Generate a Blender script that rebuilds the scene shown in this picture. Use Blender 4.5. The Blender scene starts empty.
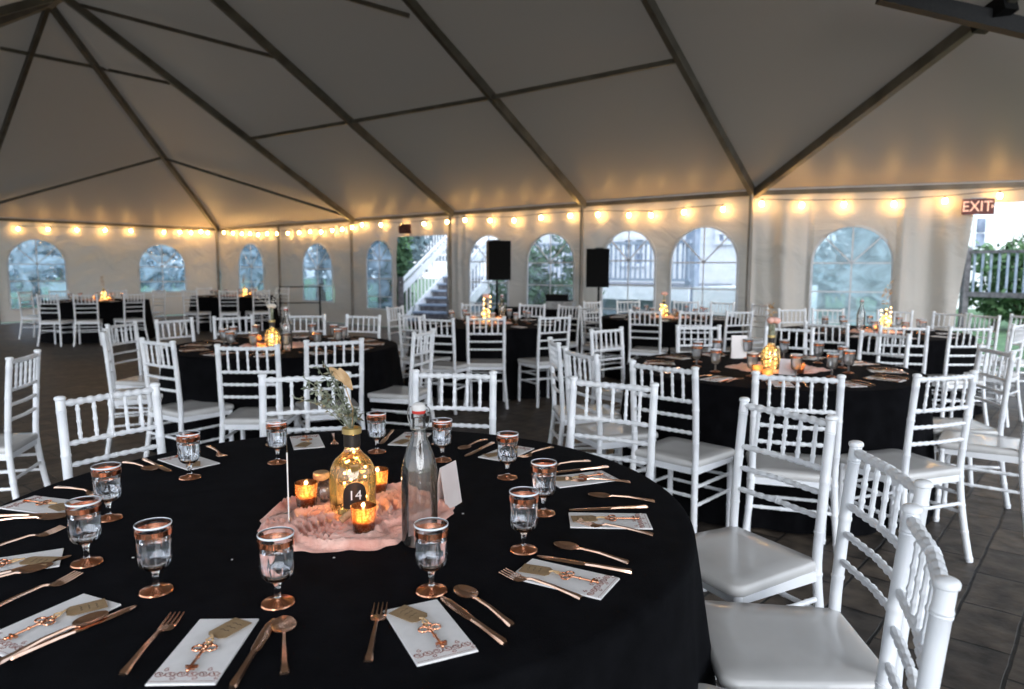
import bpy, math, random
from mathutils import Vector, Matrix, noise
random.seed(7)
C = bpy.context.scene.collection
PI = math.pi
# ---------------------------------------------------------------- camera model
FPX, PITCH, ROLL, CH = 706.8, .1053, .0044, 1.382
def ray(px, py):
    x = (px - 512) / FPX; y = -(py - 344.5) / FPX
    c, s = math.cos(ROLL), math.sin(ROLL); x, y = c*x - s*y, s*x + c*y
    cp, sp = math.cos(PITCH), math.sin(PITCH)
    return Vector((x, cp + y*sp, -sp + y*cp))
CAM = Vector((0, 0, CH))
def atz(px, py, z):
    r = ray(px, py); return CAM + r * ((z - CH) / r.z)
def atY(px, py, Y):
    r = ray(px, py); return CAM + r * (Y / r.y)
def azx(px, y=300):
    r = ray(px, y); return r.x / r.y
# ---------------------------------------------------------------- materials
MATS = {}
def mat(name, col=(.8,.8,.8), rough=.5, metal=0, spec=.5, **kw):
    m = bpy.data.materials.new(name); m.use_nodes = True
    b = m.node_tree.nodes['Principled BSDF']
    b.inputs['Base Color'].default_value = (*col, 1); b.inputs['Roughness'].default_value = rough
    b.inputs['Metallic'].default_value = metal; b.inputs['Specular IOR Level'].default_value = spec
    for k, v in kw.items():
        b.inputs[k.replace('_', ' ')].default_value = v
    MATS[name] = m
    return m
def N(m, t, **kw):
    n = m.node_tree.nodes.new(t)
    for k, v in kw.items():
        if hasattr(n, k): setattr(n, k, v)
        else: n.inputs[k.replace('_', ' ')].default_value = v
    return n
def L(m, a, ao, b, bi): m.node_tree.links.new(a.outputs[ao], b.inputs[bi])
def P(m): return m.node_tree.nodes['Principled BSDF']
def varied(m, c1, c2, scale, detail=3, coord='Object', stretch=(1,1,1), bump=0, bscale=None, lo=.35, hi=.65):
    tc = N(m, 'ShaderNodeTexCoord'); mp = N(m, 'ShaderNodeMapping'); mp.inputs['Scale'].default_value = stretch
    nz = N(m, 'ShaderNodeTexNoise', Scale=scale, Detail=detail)
    L(m, tc, coord, mp, 'Vector'); L(m, mp, 'Vector', nz, 'Vector')
    cr = N(m, 'ShaderNodeValToRGB'); e = cr.color_ramp.elements
    e[0].position = lo; e[1].position = hi; e[0].color = (*c1, 1); e[1].color = (*c2, 1)
    L(m, nz, 'Fac', cr, 'Fac'); L(m, cr, 'Color', P(m), 'Base Color')
    if bump:
        n2 = N(m, 'ShaderNodeTexNoise', Scale=bscale or scale, Detail=4); L(m, mp, 'Vector', n2, 'Vector')
        bp = N(m, 'ShaderNodeBump', Strength=bump, Distance=.01); L(m, n2, 'Fac', bp, 'Height'); L(m, bp, 'Normal', P(m), 'Normal')
    return m
def emit(name, col, s):
    m = mat(name); p = P(m); p.inputs['Base Color'].default_value = (*col, 1)
    p.inputs['Emission Color'].default_value = (*col, 1); p.inputs['Emission Strength'].default_value = s
    return m
M_chair = varied(mat('white_resin', (.82,.84,.88), .28), (.80,.82,.86), (.88,.89,.91), 9)
M_seat = varied(mat('grey_white_seat', (.62,.61,.60), .16), (.58,.57,.56), (.64,.63,.62), 5)
M_cloth = varied(mat('black_cloth', (.004,.004,.005), .9, spec=.05), (.0022,.0022,.0027), (.0045,.0045,.0055), 14, bump=.25, bscale=400)
P(M_cloth).inputs['Sheen Weight'].default_value = .006; P(M_cloth).inputs['Sheen Tint'].default_value = (.6,.7,1,1)
M_copper = varied(mat('rose_copper', (.9,.5,.36), .2, 1), (.80,.32,.17), (.92,.46,.28), 30)
M_rose = varied(mat('rose_gold', (.85,.6,.48), .22, 1), (.70,.42,.28), (.86,.58,.44), 25)
M_paper = varied(mat('white_paper', (.8,.78,.76), .8), (.74,.71,.69), (.82,.79,.77), 60)
M_kraft = varied(mat('kraft_paper', (.35,.23,.12), .8), (.28,.18,.09), (.36,.24,.13), 40)
M_ink = mat('dark_ink', (.03,.02,.015), .7)
M_wood = varied(mat('plywood', (.4,.28,.16), .6), (.35,.24,.13), (.45,.32,.2), 6, stretch=(1,12,1))
M_black = varied(mat('black_plastic', (.008,.008,.009), .5, spec=.15), (.006,.006,.007), (.012,.012,.013), 50)
M_grille = varied(mat('speaker_grille', (.006,.006,.006), .8, spec=.08), (.003,.003,.003), (.009,.009,.009), 300)
M_steel = varied(mat('grey_steel', (.3,.3,.3), .4, .6), (.25,.25,.25), (.38,.38,.37), 20)
M_frame = varied(mat('tent_aluminium', (.3,.28,.25), .5, .3), (.10,.09,.075), (.17,.155,.13), 3)
M_pole = varied(mat('tent_pole', (.4,.38,.35), .5, .2), (.16,.15,.13), (.24,.22,.2), 3)
M_pink = varied(mat('pink_gauze', (.8,.42,.36), .9), (.74,.33,.25), (.92,.55,.45), 16, bump=.4, bscale=130)
P(M_pink).inputs['Sheen Weight'].default_value = .3
M_leaf = varied(mat('dried_green_leaf', (.1,.13,.07), .7), (.09,.11,.07), (.38,.40,.30), 30)
M_tan = varied(mat('dried_tan_leaf', (.6,.4,.22), .8), (.45,.27,.12), (.68,.47,.27), 30)
M_petal = varied(mat('pink_petal', (.85,.45,.38), .8), (.8,.42,.36), (.9,.6,.52), 30)
M_wpetal = varied(mat('white_petal', (.85,.8,.72), .8), (.8,.74,.66), (.9,.86,.8), 30)
M_cork = varied(mat('cork', (.5,.3,.16), .9), (.35,.2,.1), (.6,.4,.22), 80)
M_gold = varied(mat('gold_lip', (.8,.6,.25), .3, .8), (.7,.5,.18), (.9,.72,.35), 20)
M_red = mat('red_rubber', (.6,.03,.02), .5)
M_blacklabel = mat('black_label', (.012,.008,.006), .4)
M_exit = varied(mat('exit_red', (.35,.03,.01), .4), (.09,.008,.003), (.13,.014,.005), 8)
M_exitletter = emit('exit_letter', (1,.55,.38), .7); M_exitdull = mat('unlit_exit_letter', (.2,.06,.04), .5)
P(M_exit).inputs['Emission Color'].default_value = (1,.12,.02,1); P(M_exit).inputs['Emission Strength'].default_value = .03
M_bulb = emit('warm_bulb', (1,.55,.16), 75)
M_fairy = emit('fairy_bulb', (1,.60,.22), 14)
M_flame = emit('candle_flame', (1,.55,.18), 25)
M_wax = mat('candle_wax', (.85,.7,.5), .5)
M_wax.node_tree.nodes['Principled BSDF'].inputs['Subsurface Weight'].default_value = .0
M_socket = mat('black_socket', (.015,.015,.015), .5)

def shader_mix(name, parts):
    """thin see-through film: transparent + glossy + diffuse/translucent haze"""
    pass
def film(name, tint=(.95,.97,1), haze=(.7,.8,.95), hz_lo=.05, hz_hi=.4, scale=2.5, gloss=.12, wr=.3):
    m = bpy.data.materials.new(name); m.use_nodes = True; nt = m.node_tree; nt.nodes.clear()
    out = N(m, 'ShaderNodeOutputMaterial'); tr = N(m, 'ShaderNodeBsdfTransparent'); tr.inputs[0].default_value = (*tint, 1)
    df = N(m, 'ShaderNodeBsdfTranslucent'); df.inputs[0].default_value = (*haze, 1)
    gl = N(m, 'ShaderNodeBsdfGlossy'); gl.inputs['Roughness'].default_value = .08
    tc = N(m, 'ShaderNodeTexCoord'); mp = N(m, 'ShaderNodeMapping'); mp.inputs['Scale'].default_value = (1, 1, 1.6); mp.inputs['Rotation'].default_value = (0, .5, 0)
    nz = N(m, 'ShaderNodeTexNoise', Scale=scale, Detail=5, Distortion=1.2)
    L(m, tc, 'Object', mp, 'Vector'); L(m, mp, 'Vector', nz, 'Vector')
    mr = N(m, 'ShaderNodeMapRange'); mr.inputs['From Min'].default_value = .4; mr.inputs['From Max'].default_value = .75
    mr.inputs['To Min'].default_value = hz_lo; mr.inputs['To Max'].default_value = hz_hi
    L(m, nz, 'Fac', mr, 'Value')
    bp = N(m, 'ShaderNodeBump', Strength=wr, Distance=.05); L(m, nz, 'Fac', bp, 'Height')
    L(m, bp, 'Normal', gl, 'Normal')
    m1 = N(m, 'ShaderNodeMixShader'); L(m, mr, 'Result', m1, 0)
    nt.links.new(tr.outputs[0], m1.inputs[1]); nt.links.new(df.outputs[0], m1.inputs[2])
    m2 = N(m, 'ShaderNodeMixShader'); m2.inputs[0].default_value = gloss
    nt.links.new(m1.outputs[0], m2.inputs[1]); nt.links.new(gl.outputs[0], m2.inputs[2])
    nt.links.new(m2.outputs[0], out.inputs[0])
    return m
def thin_glass(name, tint=(1,1,1), base=.06, white=0.0, wcol=(1,1,1)):
    m = bpy.data.materials.new(name); m.use_nodes = True; nt = m.node_tree; nt.nodes.clear()
    out = N(m, 'ShaderNodeOutputMaterial'); tr = N(m, 'ShaderNodeBsdfTransparent'); tr.inputs[0].default_value = (*tint, 1)
    gl = N(m, 'ShaderNodeBsdfGlossy'); gl.inputs['Roughness'].default_value = .05
    fr = N(m, 'ShaderNodeFresnel'); fr.inputs['IOR'].default_value = 1.45
    nz = N(m, 'ShaderNodeTexNoise', Scale=60.0, Detail=1); tc = N(m, 'ShaderNodeTexCoord'); L(m, tc, 'Object', nz, 'Vector')
    bp = N(m, 'ShaderNodeBump', Strength=.15, Distance=.005); L(m, nz, 'Fac', bp, 'Height'); L(m, bp, 'Normal', gl, 'Normal')
    m2 = N(m, 'ShaderNodeMixShader')
    ad = N(m, 'ShaderNodeMath', operation='ADD'); ad.inputs[1].default_value = base
    L(m, fr, 0, ad, 0); nt.links.new(ad.outputs[0], m2.inputs[0])
    src = tr
    if white:
        df = N(m, 'ShaderNodeBsdfTranslucent'); df.inputs[0].default_value = (*wcol, 1)
        m1 = N(m, 'ShaderNodeMixShader'); m1.inputs[0].default_value = white
        nt.links.new(tr.outputs[0], m1.inputs[1]); nt.links.new(df.outputs[0], m1.inputs[2]); src = m1
    nt.links.new(src.outputs[0], m2.inputs[1]); nt.links.new(gl.outputs[0], m2.inputs[2])
    nt.links.new(m2.outputs[0], out.inputs[0])
    return m
M_glass = mat('goblet_plastic', (.97,.98,1), .03, IOR=1.45, Transmission_Weight=1.0)
M_water = mat('water', (.97,.98,1), .0, IOR=1.33, Transmission_Weight=1.0)
M_bglass = thin_glass('bottle_glass', (1,1,1), .05, .20, (.85,.88,.92))
M_yglass = thin_glass('glow_tinted_glass', (.97,.90,.66), .07, .10, (1,.78,.36))  # clear glass; the fairy lights' yellow glow is put into its tint
M_farglass = thin_glass('far_goblet_plastic', (.95,.97,1), .14, .32, (.9,.93,.97))
M_acrylic = thin_glass('acrylic', (.95,.96,.97), .10, .2, (.9,.9,.9))
M_votive = thin_glass('mercury_glass', (.95,.5,.22), .25, .5, (1,.5,.2))
M_vinyl = film('clear_vinyl', hz_lo=.04, hz_hi=.30, gloss=.04)
M_vinylL = film('sheen_streaked_vinyl', tint=(.66,.82,1), haze=(.66,.82,1), hz_lo=.08, hz_hi=1.0, scale=1.5, gloss=.08, wr=.5)  # clear vinyl with bluish daylight and reflection streaks put into its colour
M_vinylR = film('frosted_vinyl', tint=(.8,.93,1), haze=(.78,.92,1), hz_lo=.35, hz_hi=.95, scale=2.6, gloss=.03)

def fabric(name, col, trans, tcol, rough=.6, spec=.25, wr=.5, sc=1.2, stretch=(1,1,1)):
    m = bpy.data.materials.new(name); m.use_nodes = True; nt = m.node_tree
    p = P(m); p.inputs['Base Color'].default_value = (*col, 1); p.inputs['Roughness'].default_value = rough; p.inputs['Specular IOR Level'].default_value = spec
    out = [n for n in nt.nodes if n.type == 'OUTPUT_MATERIAL'][0]
    tc = N(m, 'ShaderNodeTexCoord'); mp = N(m, 'ShaderNodeMapping'); mp.inputs['Scale'].default_value = stretch
    nz = N(m, 'ShaderNodeTexNoise', Scale=sc, Detail=4, Distortion=.8)
    L(m, tc, 'Object', mp, 'Vector'); L(m, mp, 'Vector', nz, 'Vector')
    bp = N(m, 'ShaderNodeBump', Strength=wr, Distance=.06); L(m, nz, 'Fac', bp, 'Height'); L(m, bp, 'Normal', p, 'Normal')
    t = N(m, 'ShaderNodeBsdfTranslucent'); t.inputs[0].default_value = (*tcol, 1)
    mx = N(m, 'ShaderNodeMixShader'); mx.inputs[0].default_value = trans
    nt.links.new(p.outputs[0], mx.inputs[1]); nt.links.new(t.outputs[0], mx.inputs[2]); nt.links.new(mx.outputs[0], out.inputs[0])
    return m
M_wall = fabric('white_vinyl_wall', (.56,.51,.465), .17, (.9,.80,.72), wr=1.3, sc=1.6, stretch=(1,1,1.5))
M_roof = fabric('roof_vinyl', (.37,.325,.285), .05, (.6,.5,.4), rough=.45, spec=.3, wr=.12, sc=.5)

# ---------------------------------------------------------------- mesh builder
class MB:
    def __init__(s): s.v = []; s.f = []
    def add(s, vs, fs):
        b = len(s.v); s.v += [tuple(v) for v in vs]; s.f += [tuple(i + b for i in f) for f in fs]; return s
    def box(s, c, d, M=None):
        vs = [Vector((c[0]+sx*d[0]/2, c[1]+sy*d[1]/2, c[2]+sz*d[2]/2)) for sx in (-1,1) for sy in (-1,1) for sz in (-1,1)]
        if M: vs = [M @ v for v in vs]
        return s.add(vs, [(0,1,3,2),(4,6,7,5),(0,4,5,1),(2,3,7,6),(0,2,6,4),(1,5,7,3)])
    def bar(s, a, b, w, h, up=(0,0,1)):
        a = Vector(a); b = Vector(b); d = (b-a); t = d.normalized(); u = Vector(up); x = t.cross(u)
        if x.length < 1e-4: x = t.cross(Vector((1,0,0)))
        x.normalize(); y = x.cross(t).normalized(); vs = []
        for p in (a, b):
            for sx, sy in ((-1,-1),(1,-1),(1,1),(-1,1)): vs.append(p + x*sx*w/2 + y*sy*h/2)
        return s.add(vs, [(3,2,1,0),(4,5,6,7),(0,1,5,4),(1,2,6,5),(2,3,7,6),(3,0,4,7)])
    def tube(s, pts, r, n=8, caps=True):
        pts = [Vector(p) for p in pts]; k = len(pts)
        rs = r if isinstance(r, (list, tuple)) else [r]*k
        ref = None; vs = []; fs = []
        for i, p in enumerate(pts):
            t = (pts[min(i+1, k-1)] - pts[max(i-1, 0)])
            t = t.normalized() if t.length > 1e-9 else Vector((0,0,1))
            if ref is None: ref = Vector((1,0,0)) if abs(t.x) < .9 else Vector((0,1,0))
            x = (ref - t*ref.dot(t)).normalized(); y = t.cross(x); ref = x
            for j in range(n):
                a = 2*PI*j/n; vs.append(p + (x*math.cos(a) + y*math.sin(a))*rs[i])
        for i in range(k-1):
            for j in range(n):
                fs.append((i*n+j, i*n+(j+1)%n, (i+1)*n+(j+1)%n, (i+1)*n+j))
        if caps: fs.append(tuple(range(n-1, -1, -1))); fs.append(tuple((k-1)*n + j for j in range(n)))
        return s.add(vs, fs)
    def lathe(s, prof, n=24, c=(0,0,0), closed=False, flute=0, nf=12):
        vs = []; fs = []; k = len(prof)
        for (r, z) in prof:
            for j in range(n):
                a = 2*PI*j/n; rr = r*(1 + flute*math.cos(nf*a)) if r > 1e-4 else r
                vs.append((c[0]+rr*math.cos(a), c[1]+rr*math.sin(a), c[2]+z))
        for i in range(k-1 if not closed else k):
            i2 = (i+1) % k
            for j in range(n):
                fs.append((i*n+j, i*n+(j+1)%n, i2*n+(j+1)%n, i2*n+j))
        if not closed:
            if prof[0][0] > 1e-5: fs.append(tuple(range(n-1, -1, -1)))
            if prof[-1][0] > 1e-5: fs.append(tuple((k-1)*n+j for j in range(n)))
        return s.add(vs, fs)
    def sphere(s, c, r, n=10, m=7, sz=1):
        prof = [(r*math.sin(PI*i/m), -r*sz*math.cos(PI*i/m)) for i in range(m+1)]
        prof[0] = (1e-5*r, -r*sz); prof[-1] = (1e-5*r, r*sz)
        return s.lathe(prof, n, c)
    def prism(s, poly, z0, z1):
        n = len(poly); vs = [(x, y, z0) for x, y in poly] + [(x, y, z1) for x, y in poly]
        fs = [tuple(range(n-1, -1, -1)), tuple(range(n, 2*n))] + [(i, (i+1)%n, n+(i+1)%n, n+i) for i in range(n)]
        return s.add(vs, fs)
    def strip(s, st, n=6):
        """st = (y, halfwidth, z, thickness): flat tapering blade along y"""
        vs = []; fs = []; k = len(st)
        for (y, w, z, t) in st:
            vs += [(-w, y, z), (-w*.7, y, z+t), (w*.7, y, z+t), (w, y, z), (w*.7, y, z-t*.3), (-w*.7, y, z-t*.3)]
        for i in range(k-1):
            for j in range(6): fs.append((i*6+j, i*6+(j+1)%6, (i+1)*6+(j+1)%6, (i+1)*6+j))
        fs.append(tuple(range(5,-1,-1))); fs.append(tuple((k-1)*6+j for j in range(6)))
        return s.add(vs, fs)
    def xf(s, M): s.v = [tuple(M @ Vector(v)) for v in s.v]; return s
    def build(s, name, m, parent=None, smooth=True, angle=40):
        me = bpy.data.meshes.new(name); me.from_pydata(s.v, [], s.f); me.validate(); me.materials.append(m)
        import bmesh
        bm = bmesh.new(); bm.from_mesh(me)
        bmesh.ops.remove_doubles(bm, verts=bm.verts, dist=1e-6)
        bmesh.ops.recalc_face_normals(bm, faces=bm.faces)
        if smooth:
            lim = math.radians(angle)
            for f in bm.faces: f.smooth = True
            for e in bm.edges:
                if len(e.link_faces) == 2 and e.calc_face_angle(0) > lim: e.smooth = False
        bm.to_mesh(me); bm.free()
        o = bpy.data.objects.new(name, me); C.objects.link(o)
        if parent: o.parent = parent
        return o
def tag(o, label=None, cat=None, group=None, kind=None):
    if label: o['label'] = label
    if cat: o['category'] = cat
    if group: o['group'] = group
    if kind: o['kind'] = kind
    return o
def thing(name, label, cat, loc=(0,0,0), rz=0, group=None):
    o = bpy.data.objects.new(name, None); C.objects.link(o); o.location = loc; o.rotation_euler = (0,0,rz)
    o.empty_display_size = .1
    return tag(o, label, cat, group)
def struct(o): o['kind'] = 'structure'; return o
def copy_tree(o, parent=None):
    c = o.copy(); C.objects.link(c); c.parent = parent
    for ch in list(o.children): copy_tree(ch, c)
    return c
protos = {}
def inst(key, label, loc, rz=0, group=None, scale=1):
    """first use moves the prototype itself, later uses copy it"""
    proto, used = protos[key]
    o = copy_tree(proto) if used else proto
    protos[key] = (proto, True)
    o.location = loc; o.rotation_euler = (0, 0, rz); o.scale = (scale,)*3
    o['label'] = label
    if group: o['group'] = group
    return o

# ================================================================ TENT
ZE = 2.55; SL = .58
n1 = Vector((math.cos(math.radians(49.5)), math.sin(math.radians(49.5)), 0)); e1 = Vector((n1.y, -n1.x, 0))
D1 = 10.65; n2 = -e1; D2 = 20.8; HW = 6.05
def tp(a, b, z=0): return n1*a + n2*b + Vector((0,0,z))       # a = across the tent, b = along it
CORNER = tp(D1, D2, ZE); ZR = ZE + SL*HW; HUB = tp(D1-HW, D2-HW, ZR)
def isect(px, py, nrm, pt):
    r = ray(px, py); t = (pt - CAM).dot(nrm) / r.dot(nrm); return CAM + r*t
NM = (n1*SL + Vector((0,0,1))).normalized()      # main roof slope plane
NL = (n2*SL + Vector((0,0,1))).normalized()      # left hip slope
def onmain(px, py): return isect(px, py, NM, CORNER)
def onleft(px, py): return isect(px, py, NL, CORNER)
def wallpt(px, py): return isect(px, py, n1, CORNER)
P755 = wallpt(754, 193.4); P755.z = ZE
E1024 = atz(1024, 184.6, ZE); d2 = (E1024 - P755).normalized()
H2 = onmain(988, 12); vdir = (H2 - P755).normalized()
HT = P755 + vdir * ((ZR - ZE)/vdir.z)
NR = d2.cross(vdir).normalized()
if NR.z < 0: NR = -NR
n3 = Vector((-d2.y, d2.x, 0))                     # outward normal of right wall
if n3.y < 0: n3 = -n3
EEND = P755 + d2*8.5
def quadgrid(poly4, nu, nv, disp=0, seed=0):
    a, b, c, d = poly4; vs = []; fs = []
    nr = (b-a).cross(d-a).normalized()
    for i in range(nv+1):
        for j in range(nu+1):
            u = j/nu; v = i/nv; p = (a*(1-u)+b*u)*(1-v) + (d*(1-u)+c*u)*v
            if disp and 0 < u < 1 and 0 < v < 1: p = p + nr*disp*noise.noise(p*.6 + Vector((seed,0,0)))
            vs.append(p)
    for i in range(nv):
        for j in range(nu): fs.append((i*(nu+1)+j, i*(nu+1)+j+1, (i+1)*(nu+1)+j+1, (i+1)*(nu+1)+j))
    return vs, fs
roof = MB(); DN = -.10      # members hang just under the cloth
up = Vector((0,0,.06))
roof.add(*quadgrid([P755+up, CORNER+up, HUB+up, HT+up], 40, 16, .05))
roof.add(*quadgrid([CORNER+up, tp(D1-2*HW, D2, ZE)+up, HUB+up, HUB+up], 16, 16, .05, 3))
OC = tp(D1-2*HW, D2, ZE); OE = tp(D1-2*HW, HT.dot(n2), ZE)
roof.add(*quadgrid([OC+up, OE+up, HT+up, HUB+up], 24, 8, .03, 5))
RT = EEND + (-n3*8.5) + Vector((0,0, 0)); 
sl3 = -(NR.x*(-n3.x) + NR.y*(-n3.y))/NR.z
RT = EEND - n3*9 + Vector((0,0,sl3*9))
RB = P755 + vdir*((RT.z-ZE)/vdir.z)
roof.add(*quadgrid([P755+up, EEND+up, RT+up, HT+up], 16, 12, .03, 9))
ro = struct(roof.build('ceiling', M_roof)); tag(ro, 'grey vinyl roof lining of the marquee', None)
# rafters, hip and purlins
tn = [0]
def member(a, b, w=.07, h=.09, m=M_frame):
    tn[0] += 1; return struct(MB().bar(a, b, w, h).build('trim_%d' % tn[0], m, smooth=False))
dn = Vector((0,0,-.02))
def ridge_pt(base): return base - n1*HW + Vector((0,0,SL*HW))
posts = []
for px, py in ((354,220.5), (453,213.4), (585,205), (754,193.4)):
    q = wallpt(px, py); q.z = ZE; q = n1*D1 + n2*q.dot(n2) + Vector((0,0,ZE)); posts.append(q)
    top = ridge_pt(q)
    member(q+dn, top+dn, .075, .13)
    member(top+dn, top - n1*HW + Vector((0,0,-SL*HW)) + dn, .075, .13)
member(CORNER+dn, HUB+dn, .085, .13)
member(OC+dn, HUB+dn, .085, .13)
member(tp(D1-HW, D2, ZE)+dn, HUB+dn, .075, .12)
member(HUB+dn, HT+dn, .1, .16)
member(P755+dn, H2+dn, .085, .12)
member(H2+dn, HT+dn, .085, .12)
def rm(f, a, b, w=.045): member(f(*a)+dn*2, f(*b)+dn*2, w, .06)
rm(onmain, (250,137), (348,120)); rm(onmain, (348,120), (485,96)); rm(onmain, (485,96), (678,57))
rm(onmain, (81,3), (273,54)); rm(onmain, (109,68), (169,81)); rm(onleft, (0,46), (109,68)); rm(onmain, (330,-10), (409,13))
rm(onmain, (162,156), (346,214)); rm(onleft, (162,156), (0,201)); rm(onleft,(0,201),(-90,226))
# hub junction plate + thick ridge bar on the right slope; silhouette painted in black
hb = H2 + dn*3
ra = isect(880, -6, Vector((0,1,0)), hb); rb_ = isect(1075, 40, Vector((0,1,0)), hb + Vector((0,-.15,0)))
member(ra, ra + (rb_-ra)*3.2, .12, .15, M_black); member(hb + (hb-P755).normalized()*.25 , P755+(hb-P755)*.97, .16, .16, M_black)
# eave rails
member(CORNER, P755, .06, .07); member(CORNER, OC, .06, .07); member(P755, EEND, .06, .07); member(OC, OE, .06, .07)
# legs
def leg(q, m=M_pole, r=.035):
    tn[0] += 1; return struct(MB().tube([(q.x,q.y,0),(q.x,q.y,ZE)], r, 12).build('trim_%d' % tn[0], m))
inn = -.09
for q in posts[:-1]: leg(q + n1*inn)
leg(P755 + n1*inn); leg(CORNER + (n1+n2)*inn)
pm = wallpt(281, 223); leg(n1*(D1+inn) + n2*pm.dot(n2))
pl_ = isect(0, 219, n2, CORNER); leg(n2*(D2+inn) + n1*(pl_.dot(n1)-.2))
for b in (14.5, 8.5, 2.5): leg(tp(D1-2*HW, b) + n1*.02)

# ---- walls with arched window holes
class Arch:
    def __init__(s, u0, u1, zt, zb): s.u0, s.u1, s.zt, s.zb = u0, u1, zt, zb; s.r = (u1-u0)/2; s.c = (u0+u1)/2; s.zs = zt - s.r
    def inside(s, u, z):
        if u <= s.u0 or u >= s.u1 or z <= s.zb: return False
        return z < s.zs or math.hypot(u-s.c, z-s.zs) < s.r
    def near(s, u, z):
        c = []
        if z >= s.zs:
            d = math.hypot(u-s.c, z-s.zs) or 1e-6; c.append((s.c+(u-s.c)*s.r/d, s.zs+(z-s.zs)*s.r/d))
        zz = min(max(z, s.zb), s.zs); c += [(s.u0, zz), (s.u1, zz)]
        uu = min(max(u, s.u0), s.u1); c.append((uu, s.zb))
        return min(c, key=lambda p: math.hypot(p[0]-u, p[1]-z))
    def outline(s, k=18):
        return [(s.u0, s.zb), (s.u0, s.zs)] + [(s.c - s.r*math.cos(PI*i/k), s.zs + s.r*math.sin(PI*i/k)) for i in range(1, k)] + [(s.u1, s.zs), (s.u1, s.zb)]
class Slant:
    def __init__(s, ub, ut, u1, zt): s.ub, s.ut, s.u1, s.zt = ub, ut, u1, zt; s.zb = -1
    def lu(s, z): return s.ub + (s.ut-s.ub)*z/s.zt
    def inside(s, u, z): return z < s.zt and s.lu(z) < u < s.u1
    def near(s, u, z):
        zz = min(z, s.zt); c = [(s.lu(zz), zz), (s.u1, zz), (min(max(u, s.ut), s.u1), s.zt)]
        return min(c, key=lambda p: math.hypot(p[0]-u, p[1]-z))
def make_wall(name, org, ud, nd, u0, u1, holes, fold, zb=.04, cell=.05, m=M_wall):
    nu = int((u1-u0)/cell); nz_ = int((ZE-zb)/cell); vs = []; fs = []
    for i in range(nz_+1):
        for j in range(nu+1):
            u = u0 + (u1-u0)*j/nu; z = zb + (ZE+.075-zb)*i/nz_
            for hh in holes:
                q = hh.near(u, z)
                if math.hypot(q[0]-u, q[1]-z) < cell*.62: u, z = q; break
            vs.append(org + ud*u + Vector((0,0,z)) + nd*fold(u, z)*max(0, min(1, (ZE-.02-z)/.25)))
    nzv = nu+1
    for i in range(nz_):
        for j in range(nu):
            cu = u0 + (u1-u0)*(j+.5)/nu; cz = zb + (ZE+.075-zb)*(i+.5)/nz_
            if any(hh.inside(cu, cz) for hh in holes): continue
            fs.append((i*nzv+j, i*nzv+j+1, (i+1)*nzv+j+1, (i+1)*nzv+j))
    return struct(MB().add(vs, fs).build(name, m, angle=180))
wn = [0]
def make_window(a, org, ud, nd, fold, m, ft=M_wall, fan=True):
    wn[0] += 1
    W3 = lambda u, z, o=0: org + ud*u + Vector((0,0,z)) + nd*(fold(u,z)*.0 + o)
    ol = a.outline(); g = MB()
    vs = [W3(u, z, .0) for u, z in ol]
    g.add(vs, [tuple(range(len(vs)))])
    w = struct(g.build('window_%d' % wn[0], m, smooth=False))
    f = MB(); ol2 = ol + [ol[0]]
    for p, q in zip(ol2, ol2[1:]):
        f.bar(W3(*p, -.02), W3(*q, -.02), .035, .02, up=nd)
    for seg in [((a.c, a.zb), (a.c, a.zt)), ((a.u0, a.zs), (a.u1, a.zs)), ((a.u0, a.zs-.42), (a.u1, a.zs-.42)), ((a.u0, a.zs-.84), (a.u1, a.zs-.84))]:
        f.bar(W3(*seg[0], -.01), W3(*seg[1], -.01), .022, .008, up=nd)
    if fan:
        for t in (.25, .75):
            f.bar(W3(a.c, a.zs, -.01), W3(a.c - a.r*math.cos(PI*t), a.zs + a.r*math.sin(PI*t), -.01), .022, .008, up=nd)
    f.build('window_frame', M_vframe, w, smooth=False)
    return w
M_vframe = varied(mat('white_window_tape', (.6,.62,.64), .5), (.6,.62,.66), (.7,.72,.75), 12)
org1 = Vector((CORNER.x, CORNER.y, 0))
def u_side(px, py=260): return (wallpt(px, py) - org1).dot(e1)
def z_side(px, py): return wallpt(px, py).z
def fold_side(u, z):
    t = .05*noise.noise(Vector((u*1.1+z*.5, z*.9, 0))) + .03*noise.noise(Vector((u*3+z*2.2, z*2.4-u, 4)))
    g = math.exp(-((u-ud_a)/.32)**2) ; t += .05*math.sin(u*30)*g*min(1, .4+z/3)
    return t - .0
ud_a = u_side(457)
arch1 = []
for a, b, yt, z0 in ((239,264,243,.75), (303,333,243,.55), (367,393,240,.45), (470,509,235,.5), (528,575,233,.5), (603,656,230,.5), (671.5,738.5,226.5,.5)):
    arch1.append(Arch(u_side(a), u_side(b), z_side((a+b)/2, yt), z0))
doorL = Slant(u_side(397), u_side(397), u_side(447), z_side(420, 236))
LEN1 = (P755-CORNER).length
make_wall('wall_back', org1, e1, n1, 0, LEN1, arch1 + [doorL], fold_side)
for i, a in enumerate(arch1): make_window(a, org1, e1, n1, fold_side, M_vinylL if i < 3 else M_vinyl)
# left wall
udl = -n1
org2 = Vector((CORNER.x, CORNER.y, 0))
def u_left(px, py=260): return (isect(px, py, n2, CORNER) - org2).dot(udl)
def z_left(px, py): return isect(px, py, n2, CORNER).z
def fold_left(u, z): return .04*noise.noise(Vector((u*.9, z*1.1, 9))) + .035*noise.noise(Vector((u*2+z*2.5, z*2-u, 2)))
archL = [Arch(u_left(184.5), u_left(138), z_left(161, 244), .7), Arch(u_left(65), u_left(7), z_left(36, 239), .35)]
make_wall('wall_left', org2, udl, n2, 0, 2*HW, archL, fold_left)
for a in archL: make_window(a, org2, udl, n2, fold_left, M_vinylL)
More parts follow.
